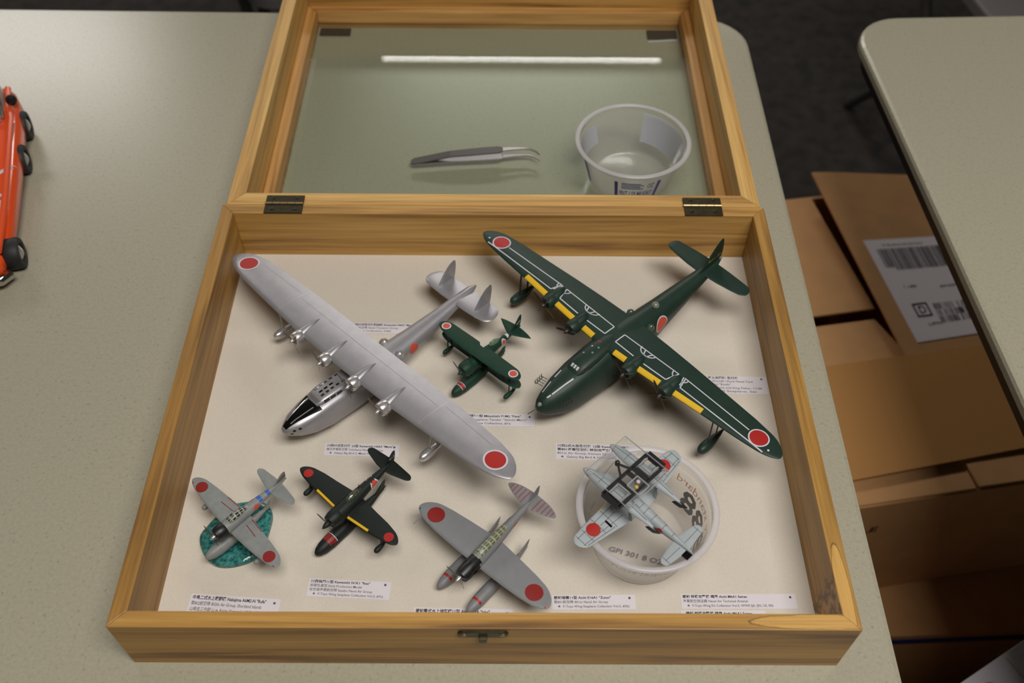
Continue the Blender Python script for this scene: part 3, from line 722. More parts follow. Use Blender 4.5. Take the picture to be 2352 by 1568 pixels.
# ---- grey fighter seaplane on a sea base
def build_grey_fighter():
    Z = 26.0
    t, s = plane('seaplane_model', 'weathered grey seaplane model with blue tail bands on a teal sea base', 'model plane', (-0.1571, 0.0765), Z, 0.992, (-133.2, 0, -1.26))
    fus = up(MB().body([(9, 1, 4.6, 5.4, -3.6), (4, 1, 4.6, 5.6, -3.8), (-5, 1.2, 4.2, 5.4, -3.4), (-14, 1.6, 3.4, 4.8, -2.4), (-26, 2.0, 2.2, 4.2, -.6), (-36, 2.4, 1.0, 3.8, 1), (-41, 2.6, .3, 3.2, 2)]), Z)
    fo = fus.build('fuselage', GREY2, t, s); fbv = fus.bvh()
    up(MB().body([(15, 1, 3.2, 4.2, -2.2), (14.5, 1, 4.2, 5.2, -3.2), (12, 1, 4.9, 5.9, -3.9), (8, 1, 4.9, 6.0, -3.9), (7, 1, 4.4, 5.4, -3.5)]), Z).build('cowling', COWL, t, s)
    propeller(t, s, 15.6, 0, Z + 1, 9.5, 3, 2.75, SILVER_B, mat('oxide_blade', (92, 62, 54), .4), (3.2, 1.3), .6)
    canopy(t, s, Z, [(5, 5, 1.8, 5.6, 3), (3, 5, 2.6, 7.2, 3), (-1, 5, 2.8, 8.0, 3), (-6, 5, 2.5, 7.4, 3), (-11, 4.6, 1.2, 5.2, 3)],
           [(4, 2.4), (1.4, -.6), (-1.6, -3.8), (-4.8, -6.8), (-7.6, -9.2)], mat('canopy_frame_pale', (150, 152, 142), .4), WINDOW)
    for x in (-19.5, -26):
        decal('tail_band', strip_pts([(x, -3), (x, 3)], 2.6, .5), fbv, BLUE, fo, s, off=.1)
    half = [(0, 6.8, -9.6), (5, 6.6, -9), (18, 6.2, -7.6), (28, 5.4, -6.6), (36, 4.4, -5.4)]
    wg = up(MB().wing(stations(half, 8, 8, 44, dihedral=.04), .12, 9), Z - 1.6); wb_ = wg.bvh()
    wing = wg.build('main_wing', GREY2, t, s)
    for sy in (1, -1):
        roundel(.2, sy * 34.6, 3.9, wb_, t, s, 0, red=RED_D)
        roundel(-15, Z + 1.8, 2.3, fbv, t, s, 0, 'port' if sy > 0 else 'star', ORED)
        decal('flap_line', strip_pts([(-3.4, sy * 7), (-2.2, sy * 17.5)], .5, 1), wb_, RED_D, wing, s, off=.1)
        decal('flap_line', strip_pts([(-8.2, sy * 6), (-7.2, sy * 17.5)], .5, 1), wb_, RED_D, wing, s, off=.1)
        up(float_body(-2, 8, 1.8, -9, sy * 27), Z).build('wing_float', GREY2, t, s)
        strut(t, s, (3, sy * 27, Z - 8), (2.5, sy * 27, Z - 1), GREY2, 1.0, .4)
        decal('wingtip_light', disc_pts(2.4, sy * 41.5, .001, .6, 12, 1), wb_, RED_D, wing, s, off=.12)
    up(float_body(-25, 26, 4.4, -14.5), Z).build('main_float', GREY2, t, s)
    strut(t, s, (6, 0, Z - 11), (4, 0, Z - 3), GREY2, 3.2, .7); strut(t, s, (-6, 0, Z - 11), (-8, 0, Z - 2), GREY2, 1.6, .6)
    up(MB().wing([(z, a, b, 0) for z, a, b in ((-14, -14, -24), (-10, -20, -25), (-6.5, -24.6, -26))], .12, 4, axis='z'), Z).build('float_fin', GREY2, t, s)
    up(MB().wing(stations([(0, -27, -36.6), (6, -27.8, -36.2), (14.8, -29.8, -35.2)], 4, 7, 18.4), .08, 7), Z + 2.4).build('tailplane', GREY2, t, s)
    fin = up(MB().wing([(z, a, b, 0) for z, a, b in ((2, -28, -40), (6, -33, -41), (9.5, -36.4, -41.2), (11, -38.6, -40.8))], .08, 5, axis='z'), Z)
    fno = fin.build('tail_fin', GREY2, t, s)
    for w in ('port', 'star'): decal('tail_code', strip_pts([(-33.5, Z + 6), (-40.5, Z + 7.4)], .9, 1), fin.bvh(), RED_D, fno, s, w, .1)
    base = [(18.7, -20.0), (23.7, -9.6), (24.3, 0.6), (19.8, 8.4), (11.0, 14.7), (2.5, 17.1), (-7.0, 13.8), (-15.6, 8.0), (-23.3, 1.3), (-25.9, -6.2), (-22.9, -14.1), (-10.6, -23.7), (1.2, -24.4), (10.8, -23.0)]
    n = len(base); sm = []
    for i in range(n):
        p0, p1, p2, p3 = (base[(i + k) % n] for k in (-1, 0, 1, 2))
        for q in (0, .25, .5, .75):
            sm.append(tuple(.5 * (2 * p1[k] + (p2[k] - p0[k]) * q + (2 * p0[k] - 5 * p1[k] + 4 * p2[k] - p3[k]) * q * q + (3 * p1[k] - p0[k] - 3 * p2[k] + p3[k]) * q ** 3) for k in (0, 1)))
    cx, cy = sum(p[0] for p in sm) / len(sm), sum(p[1] for p in sm) / len(sm)
    rs = []
    for k, z in ((1.0, .9), (1.0, 3.2), (.96, 4.4), (.85, 4.8), (.7, 5.0), (.55, 5.1), (.4, 5.2), (.25, 5.2), (.1, 5.2)):
        rs.append([(cx + (x - cx) * k, cy + (y - cy) * k, z + (sin(x * k * .9) * cos(y * k * 1.1) * .55 + sin(x * 2.3 * k + y * k * 1.7) * .3 if z > 4.2 else 0)) for x, y in sm])
    sb = MB().rings(rs).build('sea_base', SEA, t, s); sb['label'] = 'teal resin base moulded as rippled sea'
    return t
build_grey_fighter()

# ---- black-green fighter seaplane
def build_dark_fighter():
    Z = 24.0
    t, s = plane('seaplane_model', 'black-green single-float seaplane model with yellow wing leading edges', 'model plane', (-0.0882, 0.0886), Z, 1.015, (-129.35, -0.72, 0.73))
    fus = up(MB().body([(10, 1, 5.0, 6, -4), (4, 1, 5.2, 6.2, -4.2), (-5, 1.2, 4.6, 5.8, -3.6), (-15, 1.8, 3.6, 5.4, -2.4), (-27, 2.6, 2.4, 5, -.4), (-36, 3.2, 1.2, 4.8, 1.4), (-41, 3.4, .3, 4.2, 2.8)]), Z)
    fo = fus.build('fuselage', NIGHT, t, s); fbv = fus.bvh()
    up(MB().body([(16.4, 1, 3.4, 4.4, -2.4), (16, 1, 4.4, 5.4, -3.4), (13, 1, 5.2, 6.2, -4.2), (9, 1, 5.3, 6.4, -4.4), (8, 1, 4.9, 6.0, -4.0)]), Z).build('cowling', NIGHT, t, s)
    propeller(t, s, 16.8, 0, Z + 1, 9.5, 3, 2.9, NIGHT, mat('dull_blade', (96, 84, 76), .4), (5.2, 2.0), .6)
    canopy(t, s, Z, [(1, 5.4, 1.4, 6, 3.6), (-.6, 5.6, 2.2, 7.8, 3.6), (-4, 5.6, 2.4, 8.6, 3.6), (-8, 5.4, 2.0, 7.8, 3.6), (-12, 5, .8, 5.6, 3.6)],
           [(0, -1.4), (-2.2, -4.2), (-5, -7), (-7.8, -9.4)], mat('canopy_frame_dark', (58, 62, 54), .35), mat('canopy_glass_dim', (84, 86, 70), .15))
    half = [(0, 7.4, -9.8), (6, 7.2, -9.1), (18, 6.4, -7.6), (28, 5.4, -6.6), (35, 4.4, -5.2)]
    wg = up(MB().wing(stations(half, 8, 8, 42.6, dihedral=.03), .13, 9), Z); wb_ = wg.bvh()
    wing = wg.build('main_wing', NIGHT, t, s)
    for sy in (1, -1):
        roundel(.2, sy * 35.4, 3.1, wb_, t, s, 0)
        f = lambda y: interp(half, y)[0] - .9
        decal('leading_edge_stripe', strip_pts([(f(6), sy * 6), (f(22.5), sy * 22.5)], 1.4, 1.5), wb_, YELLOW, t, s, off=.14)
        roundel(-20.5, Z + 2.2, 2.7, fbv, t, s, .7, 'port' if sy > 0 else 'star', ORED)
        up(float_body(-1, 10, 1.9, -8.5, sy * 31.5), Z).build('wing_float', NIGHT, t, s)
        strut(t, s, (4, sy * 31.5, Z - 7), (2.5, sy * 31.5, Z + .5), NIGHT, 1.0, .4)
    fl = up(float_body(-31, 31.5, 5.0, -18.5), Z); flo = fl.build('main_float', NIGHT, t, s)
    decal('float_band', strip_pts([(19.4, -5.4), (19.4, 5.4)], 5.0, .5), fl.bvh(), RED_D, flo, s, off=.12)
    decal('float_band_edge', strip_pts([(16.4, -5.4), (16.4, 5.4)], .5, .5), fl.bvh(), WHITE, flo, s, off=.14)
    strut(t, s, (7, 0, Z - 14), (5, 0, Z - 3), NIGHT, 3.4, .8); strut(t, s, (-6, 0, Z - 14), (-8, 0, Z - 2), NIGHT, 1.8, .7)
    up(MB().wing([(z, a, b, 0) for z, a, b in ((-18, -16, -29), (-13, -22, -30.5), (-8.5, -28.6, -31.5))], .12, 4, axis='z'), Z).build('float_fin', NIGHT, t, s)
    up(MB().wing(stations([(0, -30.6, -40.6), (6, -31.4, -40.2), (15.4, -34.0, -39.4)], 4, 7, 18.6), .08, 7), Z + 3.2).build('tailplane', NIGHT, t, s)
    fin = up(MB().wing([(z, a, b, 0) for z, a, b in ((3, -31, -41.5), (7, -35, -42.6), (11, -38.6, -43), (12.6, -40.6, -42.6))], .08, 5, axis='z'), Z)
    fno = fin.build('tail_fin', NIGHT, t, s)
    vs, fs = text_mesh('\u30b5-2', 2.6); mx = max(v[0] for v in vs)
    decal('tail_code', ([(-42 + (mx - v[0]) * 5.4 / mx, Z + 6.6 + v[1]) for v in vs], fs), fin.bvh(), WHITE, fno, s, 'port', .1)
    MB().tube([(-10, 0, Z + 7), (-11, 0, Z + 11)], .25, 6).build('aerial_mast', NIGHT, t, s)
    return t
build_dark_fighter()

# ---- small green biplane
def build_green_biplane():
    Z = 29.0
    t, s = plane('biplane_model', 'small dark green biplane seaplane model with red-tipped central float', 'model plane', (-0.0078, 0.2103), Z, 1.025, (-133.13, -2.13, 2.62))
    fus = up(MB().body([(13, -8, 5.0, -3, -13), (6, -8, 4.8, -3.2, -13), (-4, -8, 4.2, -3.6, -12.4), (-14, -8, 3.4, -4.4, -11.4), (-26, -8, 2.2, -5.6, -10), (-36, -8, 1.0, -6.6, -8.8), (-41, -8, .3, -7.2, -8.4)]), Z)
    fo = fus.build('fuselage', GREEN2, t, s); fbv = fus.bvh()
    up(MB().body([(18.4, -8, 3.2, -4.8, -11.2), (18, -8, 4.2, -3.8, -12.2), (16, -8, 5.2, -2.8, -13.2), (11, -8, 5.4, -2.6, -13.4), (10, -8, 5, -3, -13)]), Z).build('cowling', GREEN2, t, s)
    propeller(t, s, 18.6, 0, Z - 8, 9.5, 3, 2.45, GREEN2, mat('dull_blade', (96, 84, 76), .4), (3.4, 1.6), .55)
    half = [(0, 7.4, -3.0), (3, 7.4, -3.2), (5, 7.4, -5.0), (10, 7.4, -5.0), (24, 7.0, -4.6), (30, 6.0, -4.4)]
    wg = up(MB().wing(stations(half, 8, 8, 38.4, dihedral=.015), .1, 8), Z); wb_ = wg.bvh()
    wg.build('upper_wing', GREEN2, t, s)
    lw = up(MB().wing(stations([(0, 3.6, -6.0), (24, 4.2, -5.2), (31, 3.6, -4.8)], 6, 8, 37.6, dihedral=.03), .1, 8), Z - 11.2)
    lw.build('lower_wing', GREEN2, t, s)
    for sy in (1, -1):
        roundel(.8, sy * 32.2, 2.6, wb_, t, s, .8, red=ORED)
        roundel(-21, Z - 7.6, 1.9, fbv, t, s, .5, 'port' if sy > 0 else 'star', ORED)
        for x in (4.6, -2.6): strut(t, s, (x - 1.2, sy * 25, Z - 10.6), (x, sy * 24, Z - .4), GREEN2, .8, .4)
        for x in (4.6, -1.6): strut(t, s, (x, sy * 3, Z - 4), (x, sy * 4.6, Z - .4), GREEN2, .7, .4)
        up(float_body(-5, 8, 1.8, -21, sy * 30), Z).build('wing_float', GREEN2, t, s)
        for x in (3, -1): strut(t, s, (x, sy * 30, Z - 20), (x - .5, sy * 30, Z - 10.5), GREEN2, .7, .35)
    decal('tail_band', strip_pts([(-26.5, -3), (-26.5, 3)], 2.4, .5), fbv, WHITE, fo, s, off=.1)
    fl = up(float_body(-25, 28.5, 4.4, -24), Z); flo = fl.build('main_float', GREEN2, t, s)
    decal('float_band', strip_pts([(20, -5), (20, 5)], 2.2, .5), fl.bvh(), RED, flo, s, off=.12)
    for x in (18.6, 21.4): decal('float_band_edge', strip_pts([(x, -5), (x, 5)], .4, .5), fl.bvh(), WHITE, flo, s, off=.14)
    strut(t, s, (8, 0, Z - 20.5), (6, 0, Z - 12.5), GREEN2, 2.2, .7); strut(t, s, (-6, 0, Z - 20.5), (-8, 0, Z - 12), GREEN2, 1.6, .6)
    up(MB().wing([(z, a, b, 0) for z, a, b in ((-24, -13, -24), (-20, -17, -25), (-16.5, -22, -25.6))], .12, 4, axis='z'), Z).build('float_fin', GREEN2, t, s)
    up(MB().body([(-9, -3.6, .4, -2.6, -4), (-11, -3.4, 1.8, -1.4, -4), (-15, -3.8, 2.0, -1.8, -4.4), (-19, -4.4, .6, -3.4, -5)], 14), Z).build('canopy', mat('canopy_glass_green', (96, 118, 94), .15), t, s)
    up(MB().wing(stations([(0, -28, -39), (5, -30.5, -38.6), (10, -33.2, -37.8)], 4, 6, 14.8), .08, 7), Z - 7).build('tailplane', GREEN2, t, s)
    fin = up(MB().wing([(z, a, b, 0) for z, a, b in ((-7, -29, -40.5), (-3, -34, -41.6), (1, -37.6, -42), (3.6, -40, -41.6))], .08, 5, axis='z'), Z)
    fno = fin.build('tail_fin', GREEN2, t, s)
    decal('tail_code', strip_pts([(-36.5, Z - 3.2), (-40.5, Z - 1.6)], .8, 1), fin.bvh(), WHITE, fno, s, 'port', .1)
    return t
build_green_biplane()

# ---- pale grey twin-float seaplane lying upside down on a tub (modelled as it lies: belly up)
TUB_H = 0.0445
def build_inverted():
    z0 = FL + TUB_H + 0.0012
    t = thing('seaplane_model', 'pale grey twin-float seaplane model lying upside down on a clear tub', 'model plane', (0.0876, 0.0804, z0), (0, 0, R(134.1)))
    s = .001; Z = 1.6
    fus = up(MB().body([(23, 0, 3.0, 3, -3), (22, 0, 4.2, 4.2, -4.2), (18, 0, 4.8, 4.8, -4.8), (8, 0, 4.9, 5, -5.4), (-4, 0, 4.6, 4.6, -6), (-16, -.2, 3.8, 3.6, -5), (-28, -.6, 2.7, 2.4, -4), (-38, -1, 1.7, 1.2, -3.4), (-46, -1.4, .8, .2, -2.8), (-48.5, -1.6, .3, -.6, -2.4)]), Z)
    fus.build('fuselage', GREY3, t, s); fbv = fus.bvh()
    propeller(t, s, 23, 0, Z, 11, 3, .5, GREY3, PGREY, (4.5, 2.0), .7)
    half = [(0, 9.6, -10.6), (10, 9.2, -9.6), (28, 8.4, -6.4), (41, 7.4, -4.0)]
    wg = up(MB().wing([(y, a, b, z) for y, a, b, z in stations(half, 8, 6, 46.2, dihedral=-.0)], .1, 9), Z + 1.2); wb_ = wg.bvh()
    wing = wg.build('main_wing', GREY3, t, s)
    for sy in (1, -1):
        roundel(1.9, sy * 32, 4.4, wb_, t, s, 0, off=.12)
        for path in ([(8.6, sy * 20), (-8.0, sy * 20)], [(8, sy * 28), (-6.4, sy * 28)], [(7.6, sy * 37), (-5, sy * 37)], [(7.0, sy * 42.5), (-3.8, sy * 42.5)], [(5.2, sy * 12), (4.2, sy * 43)], [(-3.6, sy * 12), (-1.2, sy * 43)], [(-5.6, sy * 21), (-2.8, sy * 42)], [(1, sy * 14), (.8, sy * 27)]):
            decal('panel_line', strip_pts(path, .32, 1.5), wb_, LINE, wing, s, off=.07)
        decal('gear_mark', strip_pts([(1.0, sy * 22.6), (-4.4, sy * 22.6)], 1.4, 1), wb_, GLOSSBLK, wing, s, off=.1)
        decal('leading_edge_stripe', strip_pts([(8.9, sy * 10), (8.3, sy * 21)], 1.0, 1.5), wb_, YELLOW, wing, s, off=.1)
        fl = MB()
        secs = []
        for q, k, dz in ((0, .06, -1.6), (.10, .35, -1.0), (.26, .66, -.4), (.46, .92, 0), (.66, 1, 0), (.82, .92, -.1), (.92, .68, -.5), (.98, .36, -1.0), (1, .1, -1.3)):
            secs.append((-28 + 58 * q, Z + 17 + dz, 4.2 * k, Z + 17 + dz + 2.4 * k, Z + 17 + dz - 3.4 * k, 1.7))
        fl.body(secs, 18, y0=sy * 12); fo = fl.build('main_float', GREY3, t, s); fb_ = fl.bvh()
        decal('keel_line', strip_pts([(27, sy * 12), (-20, sy * 12)], .35, 2), fb_, LINE, fo, s, off=.08)
        for x in (16, 6, -6):
            decal('panel_line', strip_pts([(x, sy * 12 - 4), (x, sy * 12 + 4)], .3, 1), fb_, LINE, fo, s, off=.08)
        up(MB().wing([(z, a, b, sy * 12) for z, a, b in ((10, -20, -26), (13, -22, -29), (16.4, -25, -31.5))], .1, 4, axis='z'), Z).build('float_rudder', BLACK, fo, s)
        for x in (8, -7): strut(t, s, (x, sy * 12, Z + 14), (x - 2, sy * 11, Z + 1.5), GREY3, 1.3, .5)
        roundel(-25, Z - 1, 2.4, fbv, t, s, 0, 'port' if sy > 0 else 'star')
    for x in (-12, -18, -26, -33):
        decal('panel_line', strip_pts([(x, -3.6), (x, 3.6)], .3, .8), fbv, LINE, t, s, off=.08)
    decal('belly_hatch', strip_pts([(-2, -2), (-2, 2), (-8, 2), (-8, -2)], .3, 1, True), joined(fus, wg).bvh(), LINE, t, s, off=.08)
    tl = up(MB().wing(stations([(0, -34.4, -45), (8, -35.6, -44), (15.2, -37.0, -43)], 4, 6, 17.6), .08, 7), Z - 1.6)
    to = tl.build('tailplane', GREY3, t, s)
    for sy in (1, -1):
        decal('panel_line', strip_pts([(-40.4, sy * 2), (-40.0, sy * 15)], .3, 1), tl.bvh(), LINE, to, s, off=.06)
        decal('panel_line', strip_pts([(-36.5, sy * 14.4), (-43, sy * 14.4)], .3, 1), tl.bvh(), LINE, to, s, off=.06)
    up(MB().wing([(z, a, b, 0) for z, a, b in ((-2, -36, -48.6), (-7, -41, -49), (-11, -44.6, -48.8), (-13, -46.6, -48))], .08, 5, axis='z'), Z).build('tail_fin', GREY3, t, s)
    MB().box(-48.6, -44.2, 1.0, 5.4, Z - 2.2, Z - 1.0).build('rudder_tab', GLOSSBLK, t, s, smooth=0)
    return t
build_inverted()

# black launching cradle on the floats
z_cr = FL + TUB_H + 0.0012 + 0.0216
cr = thing('launch_cradle', 'black openwork launching cradle lying across the floats of the upturned seaplane', 'model part', (0.0876, 0.0804, z_cr), (0, 0, R(134.1)))
def cbar(n, a, b, w=2.2, h=1.6, m=None):
    o = bar((a[0], a[1], 0.8), (b[0], b[1], 0.8), w, h).build(n, m or COWL, cr, .001, smooth=0, bevel=.0002); return o
x0, x1, y0, y1 = -4.6, 8.2, -21.0, 19.4
for a, b in (((x0, y0), (x0, y1)), ((x1, y0), (x1, y1))): cbar('side_rail', a, b, 2.0)
for yy, w in ((y0 + .6, 5.0), (-7.0, 3.0), (5.6, 2.0), (y1 - 1.2, 5.4)): cbar('cross_beam', (x0, yy), (x1, yy), w)
cbar('cross_beam', (1.4, -2.4), (x1, -2.4), 2.6)
for a, b in (((x1, -5.4), (16, -2.2)), ((x1, 3.4), (16, -2.6))): cbar('tow_arm', a, b, 1.3, 1.2)
MB().lathe([(0, 1.6), (2.2, 1.6), (3.2, 1.1), (3.6, .2)], 'z', (16.2, -2.4, 0), 12).build('tow_pin', COWL, cr, .001)
for yy in (-14.2, 12.2):
    o_ = MB()
    for a, b in (((-2.6, yy - 4.4), (-2.6, yy + 4.4)), ((6.0, yy - 4.4), (6.0, yy + 4.4)), ((-2.6, yy - 4.4), (6, yy - 4.4)), ((-2.6, yy + 4.4), (6, yy + 4.4))):
        q = bar((*a, 1.0), (*b, 1.0), 1.0, 1.2); o_.add(q.v, q.f)
    o_.build('pad_frame', mat('grey_plastic', (150, 148, 150), .4), cr, .001, smooth=0)

# clear plate of the display stand, on the cradle
cp = thing('clear_stand_plate', 'square clear plastic stand plate with corner holes resting on the black cradle', 'plate', (0.0876, 0.0804, z_cr + .0018), (0, 0, R(134.1)))
MB().box(-9.6, 25.4, -19.6, 16.4, 0, 1.0).build('plate', ACRYL, cp, .001, smooth=0)
for a, b in (((-9.6, -19.6), (25.4, -19.6)), ((-9.6, 16.4), (25.4, 16.4)), ((-9.6, -19.6), (-9.6, 16.4)), ((25.4, -19.6), (25.4, 16.4))):
    bar((*a, .55), (*b, .55), .35, 1.0).build('polished_edge', ACRYL_E, cp, .001, smooth=0)
for x, y in ((23.4, -17.6), (22.6, 14.6), (-7.2, -17.6), (-7.8, 14.4)):
    MB().lathe([(1.0, 1.3), (1.2, 1.3), (1.2, .9), (1.0, .9)], 'z', (x, y, 0), 14).build('hole_rim', ACRYL_E, cp, .001)
pg = MB()
for a, b in (((-8.2, -3), (1.2, -3)), ((-8.2, 6), (1.2, 6)), ((-8.2, -3), (-8.2, 6)), ((1.2, -3), (1.2, 6))):
    q = bar((*a, 1.7), (*b, 1.7), .5, 1.4); pg.add(q.v, q.f)
pg.build('peg_socket', ACRYL_E, cp, .001, smooth=0)
MB().lathe([(1.0, 1.3), (1.8, 1.2), (2.2, .5)], 'z', (-3.2, 2.6, 0), 12).build('peg', mat('yellow_peg', (190, 152, 40), .4), cp, .001)
MB().lathe([(1.0, 1.3), (1.8, 1.2), (1.9, .6)], 'z', (-1.6, -.8, 0), 12).build('peg', mat('pale_peg', (190, 180, 180), .4), cp, .001)
# ------------------------------------------------------------------ clear tubs
def arc_panel(parent, name, m, a0, a1, z0, z1, rad, off=0.0003, n=14):
    mb = MB(); rs = []
    for k in range(n + 1):
        a = R(a0 + (a1 - a0) * k / n)
        rs.append([((rad(z) + off) * cos(a), (rad(z) + off) * sin(a), z) for z in (z0, z1)])
    mb.rings(rs, False, False, False); return mb.build(name, m, parent)
def arc_text(parent, name, m, body, a0, a1, z0, h, rad, off=0.00035, bold=0.0):
    """a0: angle of the text's first letter; reads along a0 -> a1 seen from outside"""
    vs, fs = text_mesh(body, 1.0, bold); mx = max(v[0] for v in vs); my = max(v[1] for v in vs)
    out = []
    for x, y, _ in vs:
        a = R(a0 + (a1 - a0) * x / mx); z = z0 + h * y / my; out.append(((rad(z) + off) * cos(a), (rad(z) + off) * sin(a), z))
    return MB().add(out, fs).build(name, m, parent)
def tub(label, loc, r0, r1, h):
    t = thing('plastic_tub', label, 'tub', loc)
    rad = lambda z: r0 + (r1 - r0) * max(0, min(1, z / h))
    w = .0006
    prof = [(.0012, .0005), (.0012, r0 * .82), (.0004, r0 * .92), (.0006, r0 * .99), (.003, rad(.003)), (h * .5, rad(h * .5)), (h * .86, rad(h * .86)), (h * .87, rad(h * .86) + .0012), (h, r1)]
    inner = [(h, r1 - w)] + [(z, r - w) for z, r in prof[-2:4:-1]] + [(.0022, r0 * .97), (.0022, .0005)]
    rs = []
    n = 56
    for z, r in prof + inner: rs.append([(r * cos(2 * pi * k / n), r * sin(2 * pi * k / n), z) for k in range(n)])
    MB().rings(rs, False, False).build('tub_wall', PP, t, smooth=40)
    rim = []
    for a in range(9):
        q = 2 * pi * a / 8; rim.append((h + .0012 * sin(q), r1 + .0014 + .0021 * cos(q)))
    MB().rings([[(r * cos(2 * pi * k / n), r * sin(2 * pi * k / n), z) for k in range(n)] for z, r in rim], False, False).build('rolled_rim', PP_RIM, t, smooth=60)
    return t, rad
ta, rad = tub('clear plastic tub inside the case with an upturned seaplane on its rim', (0.0976, 0.0775, FL + .0001), .0305, .0402, TUB_H)
ORG = clear('orange_print', (.9, .6, .45), .8, .4, 1.3, (.80, .36, .20)); DKP = mat('dark_print', (62, 62, 54), .5); FNT = mat('faint_print', (150, 138, 132), .6)
arc_text(ta, 'printed_word', ORG, 'luxury standard', -48, 52, .0285, .0055, rad)
arc_text(ta, 'printed_number', DKP, '888', -30, 40, .0115, .0155, rad, bold=.02)
arc_text(ta, 'printed_line', FNT, 'serving suggestion  net weight 8 oz  keep refrigerated', -150, -60, .030, .0022, rad)
arc_text(ta, 'printed_line', FNT, 'please recycle', -128, -70, .026, .0018, rad)
arc_text(ta, 'printed_line', mat('dim_print', (120, 112, 112), .6), 'USE BY  EST 1985', 148, 200, .016, .003, rad)
vs, fs = text_mesh('GPI 301 8 OZ', 1.0, .01); mx = max(v[0] for v in vs)
MB().add([(-.021 + .034 * x / mx + y * .0018, -.008 - .010 * x / mx + y * .0045, .0024) for x, y, _ in vs], fs).build('base_stamp', mat('stamp_print', (112, 106, 110), .6), ta)

tb, rad2 = tub('clear plastic tub with blue printing standing on the lid glass', (0.1165, 0.4290, ZT + GZ + .0001), .0345, .0455, .041)
BLU = mat('blue_print', (58, 60, 160), .5); PBL = clear('pale_blue_print', (.8, .85, .95), .72, .4, 1.3, (.74, .78, .90))
p_ = arc_panel(tb, 'printed_panel', PBL, -4, 72, .010, .036, rad2)
for k in range(8): arc_panel(tb, 'printed_line', clear('blue_grey_print', (.7, .78, .95), .6, .4, 1.3, (.55, .62, .82)) if 'blue_grey_print' not in MATS else MATS['blue_grey_print'], 2, 66, .0125 + .0028 * k, .0134 + .0028 * k, rad2, .0005)
arc_panel(tb, 'printed_panel', PBL, 132, 168, .014, .032, rad2)
arc_panel(tb, 'printed_block', BLU, 196, 203, .006, .030, rad2)
arc_panel(tb, 'printed_block', BLU, 246, 250, .004, .030, rad2)
arc_panel(tb, 'printed_block', BLU, 296, 300, .006, .030, rad2)
for k in range(4): arc_panel(tb, 'printed_line', BLU, 254, 280 - 4 * (k % 2), .0220 + .0022 * k, .0232 + .0022 * k, rad2)
arc_text(tb, 'printed_word', BLU, 'PINT 1.5% MILKFAT', 252, 292, .012, .007, rad2, bold=.015)
arc_text(tb, 'printed_word', BLU, 'OZ', 284, 292, .023, .006, rad2, bold=.015)

# ------------------------------------------------------------------ tweezers on the glass
tw = thing('tweezers', 'steel tweezers with curved fine tips lying on the lid glass', 'tweezers', (0, 0, ZT + GZ))
TWG = mat('grey_tweezer_steel', (82, 78, 75), .45, .4); TWB = mat('bright_steel', (196, 192, 194), .18, .9)
def arm(m_h, m_t, zs, dy):
    path = [(-.0752, .4462, .0022), (-.072, .4464, .0042), (-.04, .4500, .0042), (-.01, .4532, .0046), (.003, .4545, .0044), (.0065, .4550, .0024)]
    rs = []
    for i, (x, y, w) in enumerate(path):
        z = zs * min(1, max(0, (x + .0752) / .04)) + .0008; yy = y + dy * max(0, (x + .03)) / .07
        rs.append([(x, yy - w, z - .0006), (x, yy + w, z - .0006), (x, yy + w, z + .0006), (x, yy - w, z + .0006)])
    h = MB().rings(rs).build('arm', m_h, tw, smooth=0, bevel=.0003)
    tip = [(.0055, .4550, .0026), (.016, .4566, .0019), (.026, .4576, .0014), (.031, .4570, .0011), (.0355, .4545, .0008), (.0392, .4502, .0004)]
    rs = []
    for i, (x, y, w) in enumerate(tip):
        z = zs * (1 - .35 * i / 5) + .0008; q0 = tip[max(0, i - 1)]; q1 = tip[min(5, i + 1)]; d = Vector((q1[0] - q0[0], q1[1] - q0[1])).normalized()
        yy = y + dy * max(0, (x + .03)) / .07 * (1 - .25 * i / 5); nx, ny = -d.y * w, d.x * w
        rs.append([(x - nx, yy - ny, z - .0006), (x + nx, yy + ny, z - .0006), (x + nx, yy + ny, z + .0006), (x - nx, yy - ny, z + .0006)])
    MB().rings(rs).build('tip', m_t, h, smooth=0, bevel=.0003)
arm(TWG, TWB, .0068, .0012)
arm(TWB, TWB, .0, -.0018)

# ------------------------------------------------------------------ caption slips
def slip(label, x, y, w, h, rot, lines, mark=True, pitch=None):
    """x, y: top-left corner on the lining"""
    t = thing('caption_slip', label, 'label', (x, y, FL), (0, 0, R(rot)))
    MB().box(0, w, -h, 0, .00005, .00028).build('paper', PAPER, t, smooth=0)
    n = len(lines); p = pitch or h / (n + .35)
    for i, (txt, frac, bold) in enumerate(lines):
        vs, fs = text_mesh(txt, 1.0, .022 if bold else .006); mx = max(v[0] for v in vs)
        hh = p * .82; x0 = .0012 + (.0022 if txt[0] == '\u2605' else 0)
        yb = -p * (i + 1) + p * .12
        MB().add([(x0 + (w - .0025) * frac * v[0] / mx, yb + hh * v[1] * .95, .00036) for v in vs], fs).build('printed_line', INK if bold else INK2, t, smooth=0)
    if mark:
        MB().lathe([(0, .0008), (.00008, .0008)], 'z', (w - .0035, -p * .75, .0003), 8).build('mark', INK2, t)
    return t
slip('caption slip below the grey seaplane on the sea base', -.1828, .0402, .0559, .0150, -3.8, [('\u4e2d\u5cf6\u4e8c\u5f0f\u6c34\u4e0a\u6226\u95d8\u6a5f Nakajima A6M2-N "Rufe"', .86, 1), ('\u7b2c802\u822a\u7a7a\u968a 802th Air Group, Shortland Islands', .82, 0), ('\u5c71\u5d0e\u572d\u4e09\u4e2d\u5c09 Lt.jg. Keizo Yamazaki, 1942\uff5e43', .80, 0)], pitch=.0037)
